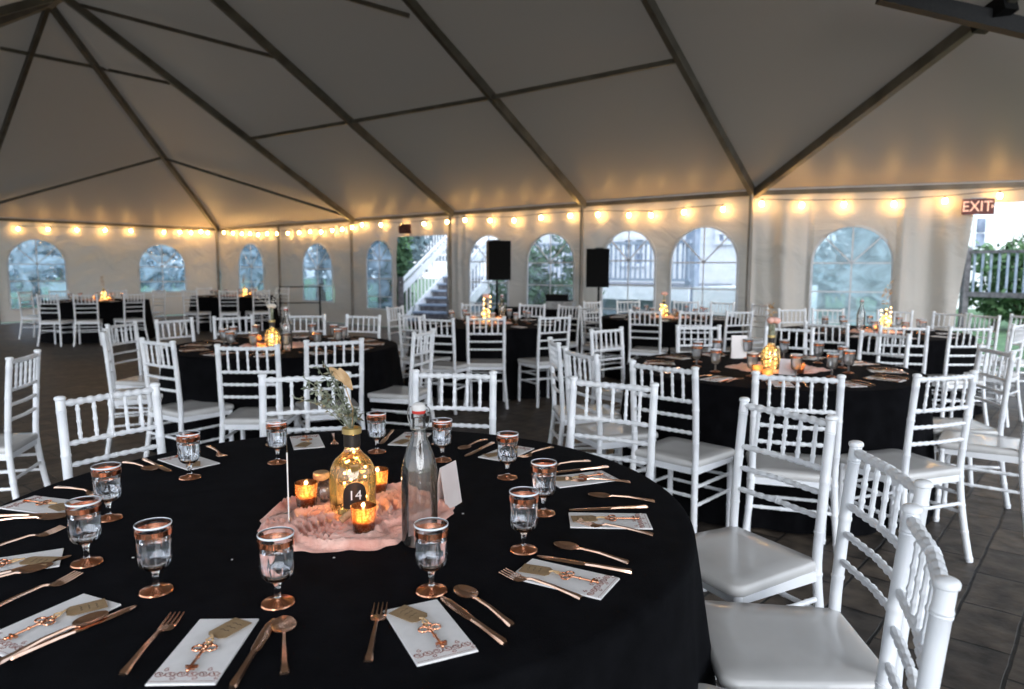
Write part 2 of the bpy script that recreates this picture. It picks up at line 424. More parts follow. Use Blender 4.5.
# right wall
org3 = Vector((P755.x, P755.y, 0))
def u_right(px, py=260): return (isect(px, py, n3, P755) - org3).dot(d2)
def z_right(px, py): return isect(px, py, n3, P755).z
ua, ub, uc, ud_ = u_right(757), u_right(812), u_right(893), u_right(965)
def fold_right(u, z):
    g = (1 if u < ub-.05 or u > uc+.05 else .15)
    k = min(1, .35 + (ZE-z)*.8)
    return -.03 + g*k*(.11*math.sin(u*8.5 + .7*math.sin(z*1.3)) + .035*math.sin(u*21+z)) + .015*noise.noise(Vector((u*2, z*1.5, 1)))
archR = [Arch(u_right(812), u_right(893), z_right(852, 226), .45)]
doorR = Slant(u_right(951), u_right(970), u_right(1090), z_right(985, 203))
make_wall('wall_right', org3, d2, n3, 0, 8.5, archR + [doorR], fold_right, cell=.04)
for a in archR: make_window(a, org3, d2, n3, fold_right, M_vinylR)

# ---- string lights along the eave
def string_light(label, pts, loc):
    t = thing('string_light', label, 'string lights', loc)
    w = MB(); bl = []
    w.tube([p - loc + Vector((0,0,.05)) for p in pts], .006, 5); w.build('wire', M_socket, t)
    for p in pts:
        q = p - loc
        b = MB().sphere((q.x, q.y, q.z-.02), .032, 10, 8, 1.2).build('bulb', M_bulb, t)
        MB().tube([q + Vector((0,0,.012)), q + Vector((0,0,.055))], .014, 8).build('socket', M_socket, t)
    return t
def on_wall(px, py, nn, pt, off=-.12): 
    return isect(px, py, nn, pt + nn*off)
lf = [(18,228),(48,228.5),(77,229),(105,229.5),(131,230),(164,231.5),(180,231.5),(191,232),(201,231),(208,232)]
string_light('warm globe string lights along the eave of the far left tent wall', [on_wall(x, y, n2, CORNER) for x, y in lf], on_wall(100, 229, n2, CORNER))
bk = [(224,232),(233,232.5),(242,233),(250,233),(258,234),(267,233),(277,233),(288,232.5),(299,232),(310,231),(321,231),(332,229.5),(342,228.5),(352,226.5),(362,224),(381,224),(402,225),(424,223),(447,221),(465,219),(490,219.5),(514,219.5),(541,216.5),(570,214.5),(598,213.5),(629,214),(651,214),(684,211),(723,208)]
string_light('long warm globe string lights along the eave above the stairs doorway', [on_wall(x, y, n1, CORNER) for x, y in bk], on_wall(447, 221, n1, CORNER))
rk = [(762,202.5),(802,203.5),(844,203),(894,202.5),(945,199.5),(1000,194.5),(1060,190)]
string_light('warm globe string lights above the frosted right window and exit sign', [on_wall(x, y, n3, P755) for x, y in rk], on_wall(894, 202, n3, P755))

# ---- exit signs
FONT5 = {'E': ['111','1..','11.','1..','111'], 'X': ['1.1','1.1','.1.','1.1','1.1'], 'I': ['1','1','1','1','1'], 'T': ['111','.1.','.1.','.1.','.1.']}
def txt(s, size, m, parent, M, name='lettering', thick=.002):
    cu = bpy.data.curves.new(name, 'FONT'); cu.body = s; cu.size = size; cu.extrude = thick; cu.align_x = 'CENTER'; cu.align_y = 'CENTER'
    o = bpy.data.objects.new(name, cu); C.objects.link(o)
    dg = bpy.context.evaluated_depsgraph_get(); me = bpy.data.meshes.new_from_object(o.evaluated_get(dg))
    bpy.data.objects.remove(o); me.materials.clear(); me.materials.append(m)
    me.transform(M); r = bpy.data.objects.new(name, me); C.objects.link(r); r.parent = parent; return r
M_exit2 = varied(mat('unlit_exit_box', (.08,.012,.008), .5), (.05,.008,.005), (.09,.014,.01), 8)
def exit_sign(label, c, face, w, h, ml=None):
    t = thing('exit_sign', label, 'exit sign', c)
    x = Vector((-face.y, face.x, 0)).normalized(); Mr = Matrix((( x.x, 0, face.x, 0),(x.y, 0, face.y, 0),(0,1,0,0),(0,0,0,1)))
    MB().box((0,0,-.025), (w, h, .05), Mr).build('sign_box', M_exit2 if ml else M_exit, t, smooth=False)
    MB().box((0,h/2+.005,-.02), (w*.5,.02,.03), Mr).build('mounting_bracket', M_steel, t, smooth=False)
    MM = Mr @ Matrix.Translation((-.015,-.004,.002)) @ Matrix.Diagonal((1.0,1.15,1,1))
    txt('EXIT', h*.82, ml or M_exitletter, t, MM)
    MB().add([Mr @ Vector(v) for v in ((w*.5-.035,.028,.004),(w*.5-.035,-.028,.004),(w*.5-.008,0,.004))], [(0,1,2)]).build('arrow', ml or M_exitletter, t, smooth=False)
c = on_wall(978.5, 206.5, n3, P755, -.2)
exit_sign('lit red EXIT sign hanging beside the lawn doorway on the right', c, (-n3), .37, .21)
c = on_wall(404.5, 229, n1, CORNER, -.15)
exit_sign('small dark red exit sign above the stairs doorway', c, Vector((math.cos(math.radians(-120)), math.sin(math.radians(-120)), 0)), .30, .2, M_exitdull)

# ================================================================ CHAIRS
def bamboo(mb, pts, r, nodes, bump=.14, n=10, bw=.008):
    """turned tube with raised rings at the fractions in nodes"""
    pts = [Vector(p) for p in pts]; seg = [0]
    for a, b in zip(pts, pts[1:]): seg.append(seg[-1] + (b-a).length)
    Lt = seg[-1]
    def at(s):
        for i in range(len(pts)-1):
            if s <= seg[i+1] + 1e-9:
                t = (s-seg[i])/(seg[i+1]-seg[i]); return pts[i].lerp(pts[i+1], t)
        return pts[-1]
    ss = {0: r, Lt: r}
    for s in seg: ss[s] = r
    for f in nodes:
        s = f*Lt
        for d, k in ((-bw, 1), (-bw*.4, 1+bump), (bw*.4, 1+bump), (bw, 1)):
            if 0 <= s+d <= Lt: ss[s+d] = r*k
    ks = sorted(ss); mb.tube([at(s) for s in ks], [ss[s] for s in ks], n); return mb
def smooth_path(pts, k=4):
    out = []; n = len(pts); pts = [Vector(p) for p in pts]
    for i in range(n-1):
        p0 = pts[max(i-1,0)]; p1 = pts[i]; p2 = pts[i+1]; p3 = pts[min(i+2,n-1)]
        for j in range(k):
            t = j/k; out.append(.5*((2*p1)+(-p0+p2)*t+(2*p0-5*p1+4*p2-p3)*t*t+(-p0+3*p1-3*p2+p3)*t**3))
    out.append(pts[-1]); return out
def backy(z): return -.185 - .034*max(0, (z-.45))/.465*(.6+.4*max(0,(z-.45))/.465)
def backx(z): return .178 + (.002 if z > .45 else .035*((.45-z)/.45)**1.5)
def make_chair():
    t = thing('chiavari_chair', 'white chair', 'chair')
    for sx in (-1, 1):
        pts = smooth_path([(sx*backx(z), backy(z) if z >= .45 else -.185 - .055*((.45-z)/.45)**1.5, z) for z in (0,.15,.3,.45,.6,.75,.912)], 3)
        b = MB(); bamboo(b, pts, .0158, [.02,.16,.30,.45,.60,.78,.955], .12, 12)
        tz = .912; b.lathe([(.0155,0),(.019,.003),(.0195,.009),(.0175,.013),(.012,.016),(.00001,.017)], 12, (sx*backx(tz), backy(tz), tz-.002))
        b.build('back_leg', M_chair, t)
        b = MB(); bamboo(b, [(sx*.182,.178,0),(sx*.178,.172,.435)], .0150, [.04,.35,.7,.93], .14, 12); b.build('front_leg', M_chair, t)
    def rail(z, r, nm, beads=9):
        b = MB(); x = backx(z); y = backy(z) if z > .45 else -.185 - .055*((.45-z)/.45)**1.5
        bamboo(b, [(-x, y, z), (0, y - (.012 if z > .5 else 0), z), (x, y, z)], r, [(i+1)/(beads+1) for i in range(beads)], .34, 8, .013); b.build(nm, M_chair, t)
    rail(.897, .0105, 'top_rail', 9); rail(.750, .0085, 'back_rail'); rail(.672, .0080, 'back_rail'); rail(.594, .0080, 'back_rail')
    for i in range(5):
        x = -.178 + .356*(i+1)/6; b = MB(); o = -.010
        bamboo(b, [(x, backy(.750)+o, .750), (x, backy(.897)+o, .897)], .0068, [.2,.5,.8], .3, 8, .007); b.build('spindle', M_chair, t)
    # seat: rounded trapezoid slab, crowned
    poly = []
    for cx, cy, r, a0 in ((.165,.165,.04,0), (-.165,.165,.04,90), (-.172,-.185,.012,180), (.172,-.185,.012,270)):
        for k in range(7):
            a = math.radians(a0 + 90*k/6); poly.append((cx*1.0 + r*math.cos(a), cy + r*math.sin(a)))
    g = MB(); n = len(poly); rings = [(.965,.418),(1,.424),(1.0,.440),(.985,.450),(.95,.454),(.6,.451),(.25,.449)]
    vs = []; fs = []
    for s, z in rings:
        for x, y in poly: vs.append((x*s, y*s, z))
    for i in range(len(rings)-1):
        for j in range(n): fs.append((i*n+j, i*n+(j+1)%n, (i+1)*n+(j+1)%n, (i+1)*n+j))
    fs.append(tuple(range(n-1,-1,-1))); fs.append(tuple((len(rings)-1)*n+j for j in range(n)))
    g.add(vs, fs).build('seat', M_seat, t, angle=60)
    a = MB()
    for s in (-1,1): a.bar((s*.178,-.18,.405), (s*.178,.17,.405), .02, .035)
    a.bar((-.178,.172,.405), (.178,.172,.405), .02, .035); a.bar((-.178,-.182,.405), (.178,-.182,.405), .02, .035)
    a.build('apron', M_chair, t, smooth=False)
    for z in (.235, .325):
        for s in (-1,1):
            b = MB(); bamboo(b, [(s*.180,.174,z), (s*backx(z), -.185-.055*((.45-z)/.45)**1.5, z+.0)], .0085, [.15,.38,.62,.85], .22, 8); b.build('side_stretcher', M_chair, t)
        b = MB(); bamboo(b, [(-.18,.174,z-.015), (.18,.174,z-.015)], .0085, [.15,.38,.62,.85], .22, 8); b.build('front_stretcher', M_chair, t)
    z = .28; b = MB(); yb = -.185-.055*((.45-z)/.45)**1.5; bamboo(b, [(-backx(z),yb,z), (backx(z),yb,z)], .0085, [.15,.38,.62,.85], .22, 8); b.build('back_stretcher', M_chair, t)
    return t
protos['chair'] = (make_chair(), False)

SECT = ['farthest place', 'far side right of middle', 'far right', 'right end', 'near right', 'near side right of middle',
        'nearest place', 'near side left of middle', 'near left', 'left end', 'far left', 'far side left of middle']
usedsec = {}
def sector(key, tb, x, y):
    a = math.degrees(math.atan2(x - tb[0], y - tb[1])) % 360
    order = sorted(range(12), key=lambda i: min(abs(a-30*i), 360-abs(a-30*i)))
    for i in order:
        if (key, tb[2], i) not in usedsec: usedsec[(key, tb[2], i)] = 1; return SECT[i]
    return None
R0 = .915; TH = .76
T1 = (-.45, 1.834, 'the front table'); T2 = (1.676, 4.567, 'the right middle table'); T3 = (-1.87, 5.8, 'the left middle table')
T4 = (-.27, 8.35, 'the centre back table'); T5 = (2.12, 9.5, 'the back table near the right speaker'); T6 = (3.75, 7.35, 'the rear right table')
T7 = (-8.1, 13.8, 'the far left table'); T8 = (-6.45, 16.4, 'the far corner table')
TABLES = [T1, T2, T3, T4, T5, T6, T7, T8]
def place_chair(tb, x, y, face, tag_=None):
    """x, y = point of the back's top; face = heading the sitter looks to"""
    dv_ = Vector((x-tb[0], y-tb[1])); rr_ = dv_.length
    if rr_ < 1.29 and tb is not T1: x, y = tb[0]+dv_.x*1.29/rr_, tb[1]+dv_.y*1.29/rr_
    f = Vector((math.cos(face), math.sin(face), 0)); loc = Vector((x, y, 0)) + f*.218
    s = sector('chair', tb, x, y)
    lab = tag_ or 'white banquet chair, %s, %s' % (tb[2], s)
    return inst('chair', lab, loc, face - PI/2, 'white chairs around ' + tb[2])
def chair_posts(tb, lx, ly, rx, ry, lab=None, turn=0):
    a = atz(lx, ly, .925); b = atz(rx, ry, .925); m = (a+b)/2
    tc = math.atan2(tb[1]-m.y, tb[0]-m.x)
    # heading from the posts, kept close to the table-facing heading
    d = b - a; h = math.atan2(d.x, -d.y); h = math.atan2(-d.x, d.y) if math.cos(h - tc) < 0 else h
    dif = (h - tc + PI) % (2*PI) - PI; h = tc + max(-.35, min(.35, dif)) + turn
    return place_chair(tb, m.x, m.y, h, lab)
def ring_chair(tb, px, near, turn=0, R=1.40, lab=None):
    """chair on the ring round its table seen at column px, on the near or the far side"""
    k = azx(px, 310); cx, cy = tb[0], tb[1]
    # line x = k*y ; (ky-cx)^2+(y-cy)^2=R^2
    A = k*k+1; B = -2*(k*cx+cy); Cc = cx*cx+cy*cy-R*R; disc = B*B-4*A*Cc
    y = (-B + (-1 if near else 1)*math.sqrt(max(0, disc)))/(2*A); x = k*y
    if disc < 0:
        v = Vector((x-cx, y-cy)).normalized()*R; x, y = cx+v.x, cy+v.y
    return place_chair(tb, x, y, math.atan2(cy-y, cx-x) + turn, lab)
def chair_at(tb, px, Y, turn=0, lab=None):
    x = azx(px, 310)*Y; return place_chair(tb, x, Y, math.atan2(tb[1]-Y, tb[0]-x) + turn, lab)
# front table
chair_posts(T1, 57.9,396.7, 156.4,382.7)
chair_posts(T1, 262.6,374, 346.4,371.7)
chair_posts(T1, 415.9,369.5, 492.8,371)
chair_posts(T1, 577.3,376.6, 650.5,382.7)
chair_posts(T1, 750.1,398.8, 824.7,414.2)
chair_posts(T1, 856,441.3, 923.6,480.8)
# nearest chairs on the right
a = atz(919, 505, .925); b = atz(937.5, 578.5, .925); m_ = (a+b)/2
place_chair(T1, m_.x, m_.y, math.atan2(T1[1]-m_.y, T1[0]-m_.x)+.12)
# right middle table
chair_posts(T2, 634,360, 693.7,366.6); chair_posts(T2, 758,371, 839.4,374.7); chair_posts(T2, 916.5,374, 975,370.3)
ring_chair(T2, 581, True, 0); ring_chair(T2, 553, True, .15); ring_chair(T2, 607, False); ring_chair(T2, 699, False); ring_chair(T2, 790, False)
ring_chair(T2, 886, False); chair_at(T2, 998, 4.25, .12); ring_chair(T2, 1046, True)
# left middle table
for l in ((139.5,337.3,175.4,341), (217.9,344,276.5,344), (307.6,340,360.3,338)): chair_posts(T3, *l)
chair_at(T3, 103, 5.2, .0); chair_at(T3, 121, 5.95, .0)
for px in (174, 233, 306, 363): ring_chair(T3, px, False)
chair_at(T3, 418, 5.35, .08)
# centre back table
for px in (486, 555): ring_chair(T4, px, True)
for px in (532, 475): ring_chair(T4, px, False)
chair_at(T4, 436, 6.75, -.1); chair_at(T4, 414, 7.35); chair_at(T4, 411, 8.75); ring_chair(T4, 569, False)
# table behind
for px in (645, 696, 740): ring_chair(T5, px, True)
ring_chair(T5, 590, True); ring_chair(T5, 592, False); ring_chair(T5, 628, False); ring_chair(T5, 686, False); ring_chair(T5, 722, False); ring_chair(T5, 760, False)
# right back table
for px in (905, 972, 827): ring_chair(T6, px, True)
for px in (792, 828, 895, 950): ring_chair(T6, px, False)
chair_at(T6, 1006, 6.45); ring_chair(T6, 985, False); chair_at(T6, 1026, 7.6)
for px in (48, 86, 135): ring_chair(T7, px, True)
for px in (26, 60, 118, 160): ring_chair(T7, px, False)
for px in (190, 229, 262): ring_chair(T8, px, True)
for px in (205, 250, 285): ring_chair(T8, px, False)
# the chair at the far left edge, drawn up to a table outside the frame
inst('chair', 'white bamboo-style banquet chair cut by the left edge, turned away to the left', (-2.834, 3.717, 0), PI+.25-PI/2, 'white chairs apart from the tables')

# ================================================================ TABLES
def make_table():
    t = thing('round_table', 'round table', 'table')
    MB().lathe([(.86,0),(.90,.002),(.90,.02),(.86,.022)], 48, (0,0,.725)).build('tabletop', M_wood, t)
    for a in range(4):
        an = a*PI/2 + PI/4; c, s = math.cos(an)*.5, math.sin(an)*.5
        MB().tube([(c,s,0),(c,s,.725)], .016, 10).build('leg', M_steel, t)
    return t
def cloth_mesh(seed):
    n = 180; rings = []
    for r in (.0001,.3,.6,.8,.88): rings.append((r, TH-.004, 0))
    for k in range(5):
        a = PI/2*k/4; rings.append((.897 + .018*math.sin(a), TH-.022+.018*math.cos(a), 0))
    for k in range(1, 15):
        f = k/14; rings.append((.915 + .085*f**1.1, TH-.022 - (TH-.034)*f, f))
    ph = [random.uniform(0, 6.28) for _ in range(4)]; vs = []; fs = []
    for r, z, f in rings:
        for j in range(n):
            a = 2*PI*j/n
            w = (math.sin(9*a+ph[0]+.8*math.sin(2*a+ph[1])) + .6*math.sin(17*a+ph[2]) + .35*math.sin(29*a+ph[3]))
            rr = r + .020*w*f**.75; vs.append((rr*math.cos(a), rr*math.sin(a), z))
    k = len(rings)
    for i in range(k-1):
        for j in range(n): fs.append((i*n+j, i*n+(j+1)%n, (i+1)*n+(j+1)%n, (i+1)*n+j))
    return MB().add(vs, fs)
protos['table'] = (make_table(), False)
for i, tb in enumerate(TABLES):
    inst('table', 'round folding banquet table under its black cloth, ' + tb[2], (tb[0], tb[1], 0), .3*i, 'round banquet tables')
    o = cloth_mesh(i).build('tablecloth', M_cloth, angle=60); o.location = (tb[0], tb[1], 0)
    tag(o, 'floor-length black tablecloth draped over ' + tb[2], 'tablecloth', 'black tablecloths')

# ================================================================ TABLEWARE
GH = .142
M_lip = varied(mat('whitish_lip', (.8,.84,.9), .25), (.72,.77,.84), (.9,.93,.97), 40)  # pale opaque ring along the rim of the clear bowl
def goblet_profile():
    outer = [(.0325,.0045),(.0335,.0035)]
    return outer
def make_goblet(near=True):
    t = thing('goblet', 'goblet', 'goblet')
    n = 32 if near else 14
    g = M_glass if near else M_farglass
    foot = [(.00001,0),(.030,0),(.032,.0015),(.030,.0035),(.012,.008),(.006,.012)]
    MB().lathe([(.0001,.0),(.030,0),(.0325,.0015),(.031,.004),(.013,.009),(.0065,.013),(.0001,.013)], n).build('foot', M_copper, t)
    MB().lathe([(.0062,.0132),(.0055,.025),(.0062,.038),(.010,.046),(.00001,.0465)] if near else [(.006,.0132),(.006,.045)], 12 if near else 8).build('stem', g, t)
    bowl_o = [(.008,.0468),(.020,.050),(.0275,.058),(.0305,.070),(.0318,.09),(.0330,.112),(.0342,GH)]
    bowl_i = [(.0330,GH),(.0318,.112),(.0306,.09),(.0293,.072),(.0262,.061),(.019,.0535),(.00001,.051)]
    if near: MB().lathe([(.00001,.0467)] + bowl_o + bowl_i, 48, flute=0.0).build('bowl', g, t)
    else: MB().lathe(bowl_o[:-1] + [(.0342,GH)], n).build('bowl', g, t)
    MB().lathe([(.0331,.1205),(.0341,.1207),(.0346,.1315),(.0338,.1317)], n+8, closed=True).build('copper_band', M_copper, t)
    if near: MB().lathe([(.00001,.0512),(.0188,.0537),(.0260,.0612),(.0291,.0722),(.0304,.09),(.0315,.110),(.00001,.110)], 32).build('water', M_water, t)
    MB().lathe([(.0333,.1395),(.0345,.1395),(.0349,.1415),(.0345,.1432),(.0335,.1432)], n+8, closed=True).build('rim', M_lip, t)
    # moulded ribs low on the bowl
    r = MB()
    if near:
        for k in range(16):
            a = 2*PI*k/16; ca, sa = math.cos(a), math.sin(a)
            r.tube([(rr*ca, rr*sa, z) for rr, z in ((.0222,.0515),(.0283,.0590),(.0308,.0700),(.0317,.082),(.0321,.088))], [.0003,.0008,.0009,.0006,.0002], 5)
        r.build('rib_pattern', g, t)
    return t
protos['goblet'] = (make_goblet(True), False); protos['gobletf'] = (make_goblet(False), False)

def make_fork():
    t = thing('fork', 'fork', 'fork')
    MB().strip([(-.095,.0062,.002,.003),(-.09,.0074,.003,.004),(-.07,.0056,.005,.003),(-.03,.0042,.008,.003),(.02,.0030,.009,.003),(.032,.004,.006,.003)]).build('handle', M_rose, t)
    h = MB(); h.strip([(.030,.004,.006,.0028),(.038,.0105,.003,.002),(.046,.0135,.0015,.0018),(.058,.0138,.002,.0016)])
    for i in range(4):
        x = -.0117 + i*.0078; s = MB().strip([(.056,.0024,.002,.0014),(.075,.0020,.004,.0014),(.095,.0010,.0075,.001)])
        s.v = [(v[0]+x, v[1], v[2]) for v in s.v]; h.add(s.v, s.f)
    h.build('tines', M_rose, t); return t
def make_knife():
    t = thing('knife', 'knife', 'knife')
    MB().strip([(-.105,.0050,.001,.004),(-.10,.0072,.002,.005),(-.07,.0058,.002,.004),(-.03,.0048,.002,.004),(-.005,.0055,.002,.003)]).build('handle', M_rose, t)
    s = MB().strip([(-.006,.0050,.002,.003),(.005,.0085,.002,.002),(.05,.0100,.002,.0014),(.085,.0095,.002,.001),(.10,.006,.002,.001),(.106,.0015,.002,.0008)])
    s.build('blade', M_rose, t); return t
def make_spoon():
    t = thing('spoon', 'spoon', 'spoon')
    MB().strip([(-.09,.0062,.002,.003),(-.085,.0074,.003,.004),(-.065,.0056,.005,.003),(-.02,.0040,.009,.003),(.025,.0030,.008,.003),(.035,.005,.005,.0025)]).build('handle', M_rose, t)
    g = MB(); vs = []; fs = []; K = 6; n = 20
    for side in (0, 1):
        for i in range(K+1):
            f = i/K
            for j in range(n):
                a = 2*PI*j/n; x = .0210*f*math.cos(a)*(1-.12*math.sin(a)); y = .062 + .031*f*math.sin(a)
                vs.append((x, y, .0012 + .006*f*f + (0 if side else .0012)))
    o = (K+1)*n
    for i in range(K):
        for j in range(n):
            fs.append((i*n+j, i*n+(j+1)%n, (i+1)*n+(j+1)%n, (i+1)*n+j)); fs.append((o+i*n+(j+1)%n, o+i*n+j, o+(i+1)*n+j, o+(i+1)*n+(j+1)%n))
    for j in range(n): fs.append((K*n+j, K*n+(j+1)%n, o+K*n+(j+1)%n, o+K*n+j))
    g.add(vs, fs).build('bowl', M_rose, t); return t
protos['fork'] = (make_fork(), False); protos['knife'] = (make_knife(), False); protos['spoon'] = (make_spoon(), False)
NWD, NLN = .105, .20
M_nap = varied(mat('printed_napkin', (.8,.78,.77), .85), (.80,.77,.76), (.86,.83,.82), 40)
M_print = varied(mat('copper_print', (.3,.13,.1), .6), (.20,.08,.065), (.36,.17,.14), 50)
def make_napkin():
    o = MB(); w, l = NWD/2, NLN/2
    o.prism([(-w,-l),(w,-l),(w,l),(-w,l)], 0, .0015); o.prism([(-w+.001,-l+.001),(w-.0005,-l+.001),(w-.0005,l-.0005),(-w+.001,l-.0005)], .0016, .0030)
    nf = len(o.f)
    def curl(cx, cy, r, a0, dirn, turns=1.4):
        pts = [(cx + r*(1-k/22)*math.cos(a0+dirn*k/20*turns*2*PI), cy + .9*r*(1-k/22)*math.sin(a0+dirn*k/20*turns*2*PI), .0031) for k in range(21)]
        o.tube(pts, [.0007]*21, 4)
    for k in range(6):
        cx = -.042 + k*.0168
        curl(cx, -.074, .0095, PI*.9 if k % 2 else 0, 1 if k % 2 else -1)
        curl(cx+.006, -.086 if k % 2 else -.062, .0055, 1.5, -1 if k % 2 else 1, 1.1)
    o.tube([(-.05+.0025*k, -.0745+.006*math.sin(k*.95), .0031) for k in range(41)], .0006, 4)
    o.tube([(-.05,-.0935,.0031),(.05,-.0935,.0031)], .0004, 4)
    r = o.build('napkin', M_nap, smooth=False); r.data.materials.append(M_print)
    for p in r.data.polygons:
        if len(p.vertices) == 4 and max(abs(r.data.vertices[i].co.x) for i in p.vertices) < w-.0006 and p.area < 2e-4: p.material_index = 1
    for p in r.data.polygons:
        if all(abs(abs(r.data.vertices[i].co.x)) > w-.0012 for i in p.vertices): p.material_index = 0
    tag(r, 'napkin', 'napkin'); return r
protos['napkin'] = (make_napkin(), False)
def make_key(near=True):
    t = thing('key_favour', 'key', 'key favour')
    # kraft tag with clipped corners, tied on with ribbon
    s = MB().prism([(-.016,.035),(-.010,.028),(.010,.028),(.016,.035),(.016,.085),(-.016,.085)], 0, .0008)
    Mt = Matrix.Translation((.004,0,.0035)) @ Matrix.Rotation(-.55, 4, 'Z') @ Matrix.Translation((0,-.028,0))
    Mt = Matrix.Translation((0,.028,.0035)) @ Matrix.Rotation(-.9, 4, 'Z') @ Matrix.Translation((0,-.028,0))
    s.v = [(v[0]*1.15, v[1]-.028, v[2]) for v in s.v]; g = s.build('paper_tag', M_kraft, t, smooth=False); g.location = (0,.028,.0035); g.rotation_euler = (0,0,-.8)
    if near:
        w = MB()
        for q in range(3):
            pts = [(-.009+.003*k + q*.001, .048+q*.011+.0012*((k*7+q*3) % 3), .0010) for k in range(7)]
            w.tube(pts, .00035, 4)
        w.v = [(v[0], v[1]-.028, v[2]) for v in w.v]; w.build('handwriting', M_ink, g)
    b = MB(); b.tube([(0,.006,.004),(.004,.014,.006),(0,.024,.007),(-.004,.030,.006)], .0018, 6); b.tube([(0,.006,.004),(-.005,.013,.007),(0,.024,.007)], .0016, 6)
    b.build('ribbon', M_tan, t)
    k = MB()
    def ring(cx, cy, r, rr=.0016):
        k.tube([(cx+r*math.cos(2*PI*i/12), cy+r*math.sin(2*PI*i/12), .0052) for i in range(13)], rr, 6)
    ring(0,.004,.0065); ring(-.010,-.006,.0075); ring(.010,-.006,.0075); ring(0,-.012,.004)
    k.tube([(0,-.012,.0052),(0,-.062,.0052)], .0020, 8); k.sphere((0,-.030,.0052), .0032, 8, 5); k.sphere((0,-.064,.0052), .003, 8, 5)
    k.box((.005,-.054,.0052), (.010,.004,.003)); k.box((.004,-.060,.0052), (.008,.003,.003)); k.box((-.004,-.054,.0052), (.006,.003,.003))
    k.build('key', M_copper, t); return t
protos['key'] = (make_key(), False)
ZT = TH - .0035
def two(kind, hx, hy, tx, ty, label, ln=None, z=0, grp=None):
    """lay a piece between head and tail pixels measured on the table plane"""
    a = atz(hx, hy, ZT); b = atz(tx, ty, ZT); d = a - b; m = (a+b)/2
    return inst(kind, label, (m.x, m.y, ZT+z), math.atan2(d.y, d.x) - PI/2, grp)
# front table: measured place settings  (napkin top-mid / bottom-mid, fork, knife, spoon head & tail)
SETT = [
 ('at bottom left of centre', (229.5,620), (180,686), (181,613,118,682), (272,624,235.5,684), (284,619.7,284.8,678)),
 ('at the bottom centre of the photo', (410,605.5), (449,660), (382,602.6,366.8,670), (444,600,502,643), (455.7,589,514.5,629)),
 ('between the bottom centre and right edge', (519,568), (613,590), (497.5,572.5,587,602), (541,557.7,628,573), (553.6,546,630.7,565)),
 ('at the right edge of the table', (566,520.5), (653,522), (576.7,523.4,654.7,536.8), (570,511,647,508), (589,497,654.7,502.9)),
 ('behind the right pair of goblets', (553.4,483), (609,476), (567,481,628.7,483.4), (557.6,473,598.6,468.7), (549,468,583.6,463)),
 ('far right beside a goblet', (488.5,461), (524,446), (520,459,551.4,448.6), (464.6,457.4,494,443.3), (464,449.8,482.8,442)),
 ('behind the tall swing-top bottle', (400,447.3), (420,432), (433,448,447,434), (381,444.5,392.7,431.6), None),
 ('at the far edge left of the vase', (310,450), (304,435), (335,448,333,434), (280,448,279,435), (272,449,270,437)),
 ('far left with a goblet before it', (207,468), (171,456), (222,457,210,448.7), (171.5,472.7,142.8,459.8), (150.4,471,128,464.5)),
 ('behind the two left goblets', (70,509), (22,503), (102,496,58,489), (62,515,2,517), (55,520,-4,523)),
 ('cut by the left edge of the photo', (40,561), (-30,572), (39.5,537,0,549), (36,566,-10,578), (24,575,-24,588)),
 ('at the lower left corner of the photo', (89,606), (5,644), (62,583,0,609), (120,614,30,652), (98,620,8,661)),
]
for lab, a, b, fk, kn, sp_ in SETT:
    g = 'place settings on the front table'
    two('napkin', *a, *b, 'printed napkin, front table, ' + lab, grp='printed napkins on the front table')
    o = two('key', a[0]*.95+b[0]*.05, a[1]*.95+b[1]*.05, b[0]*.95+a[0]*.05, b[1]*.95+a[1]*.05, 'copper key with tag, front-table napkin ' + lab, z=.0028, grp='copper keys on the front table'); o.scale = (1.12,)*3
    rt_ = {'at bottom':-.75, 'at the b':.5, 'between ':.15, 'at the r':.1, 'behind t':-.3}.get(lab[:8], -.5)
    for ch in o.children:
        if ch.name.startswith('paper_tag'): ch.rotation_euler = (0,0,rt_)
    two('fork', *fk, 'fork of the front-table napkin ' + lab, z=.001, grp='rose gold forks on the front table')
    two('knife', *kn, 'knife of the front-table napkin ' + lab, z=.001, grp='rose gold knives on the front table')
    if sp_: two('spoon', *sp_, 'spoon of the front-table napkin ' + lab, z=.001, grp='rose gold spoons on the front table')
GOB = [(277.7,463,'behind the thin acrylic stand'),(377,452.3,'between the pale bottle and the tall bottle'),(442.3,460.7,'just right of the tall swing-top bottle neck'),(156.4,591.7,'alone at left, before the paired ones'),
 (278,603.8,'before the pink gauze, lower centre left'),(87,563.5,'the front one of the left pair'),(109,519,'the rear one of the left pair'),(190,478,'standing before the far left napkin'),
 (431.6,591.6,'directly before the swing-top bottle'),(523.7,550.7,'the front one of the right pair'),(543.4,513.8,'the rear one of the right pair'),(507.3,478,'standing before the far right napkin')]
for x, y, lab in GOB:
    p = atz(x, y, ZT); inst('goblet', 'clear water goblet with copper rim and foot, ' + lab, (p.x, p.y, ZT+.0005), random.random()*6, 'copper-rimmed goblets on the front table', .96)

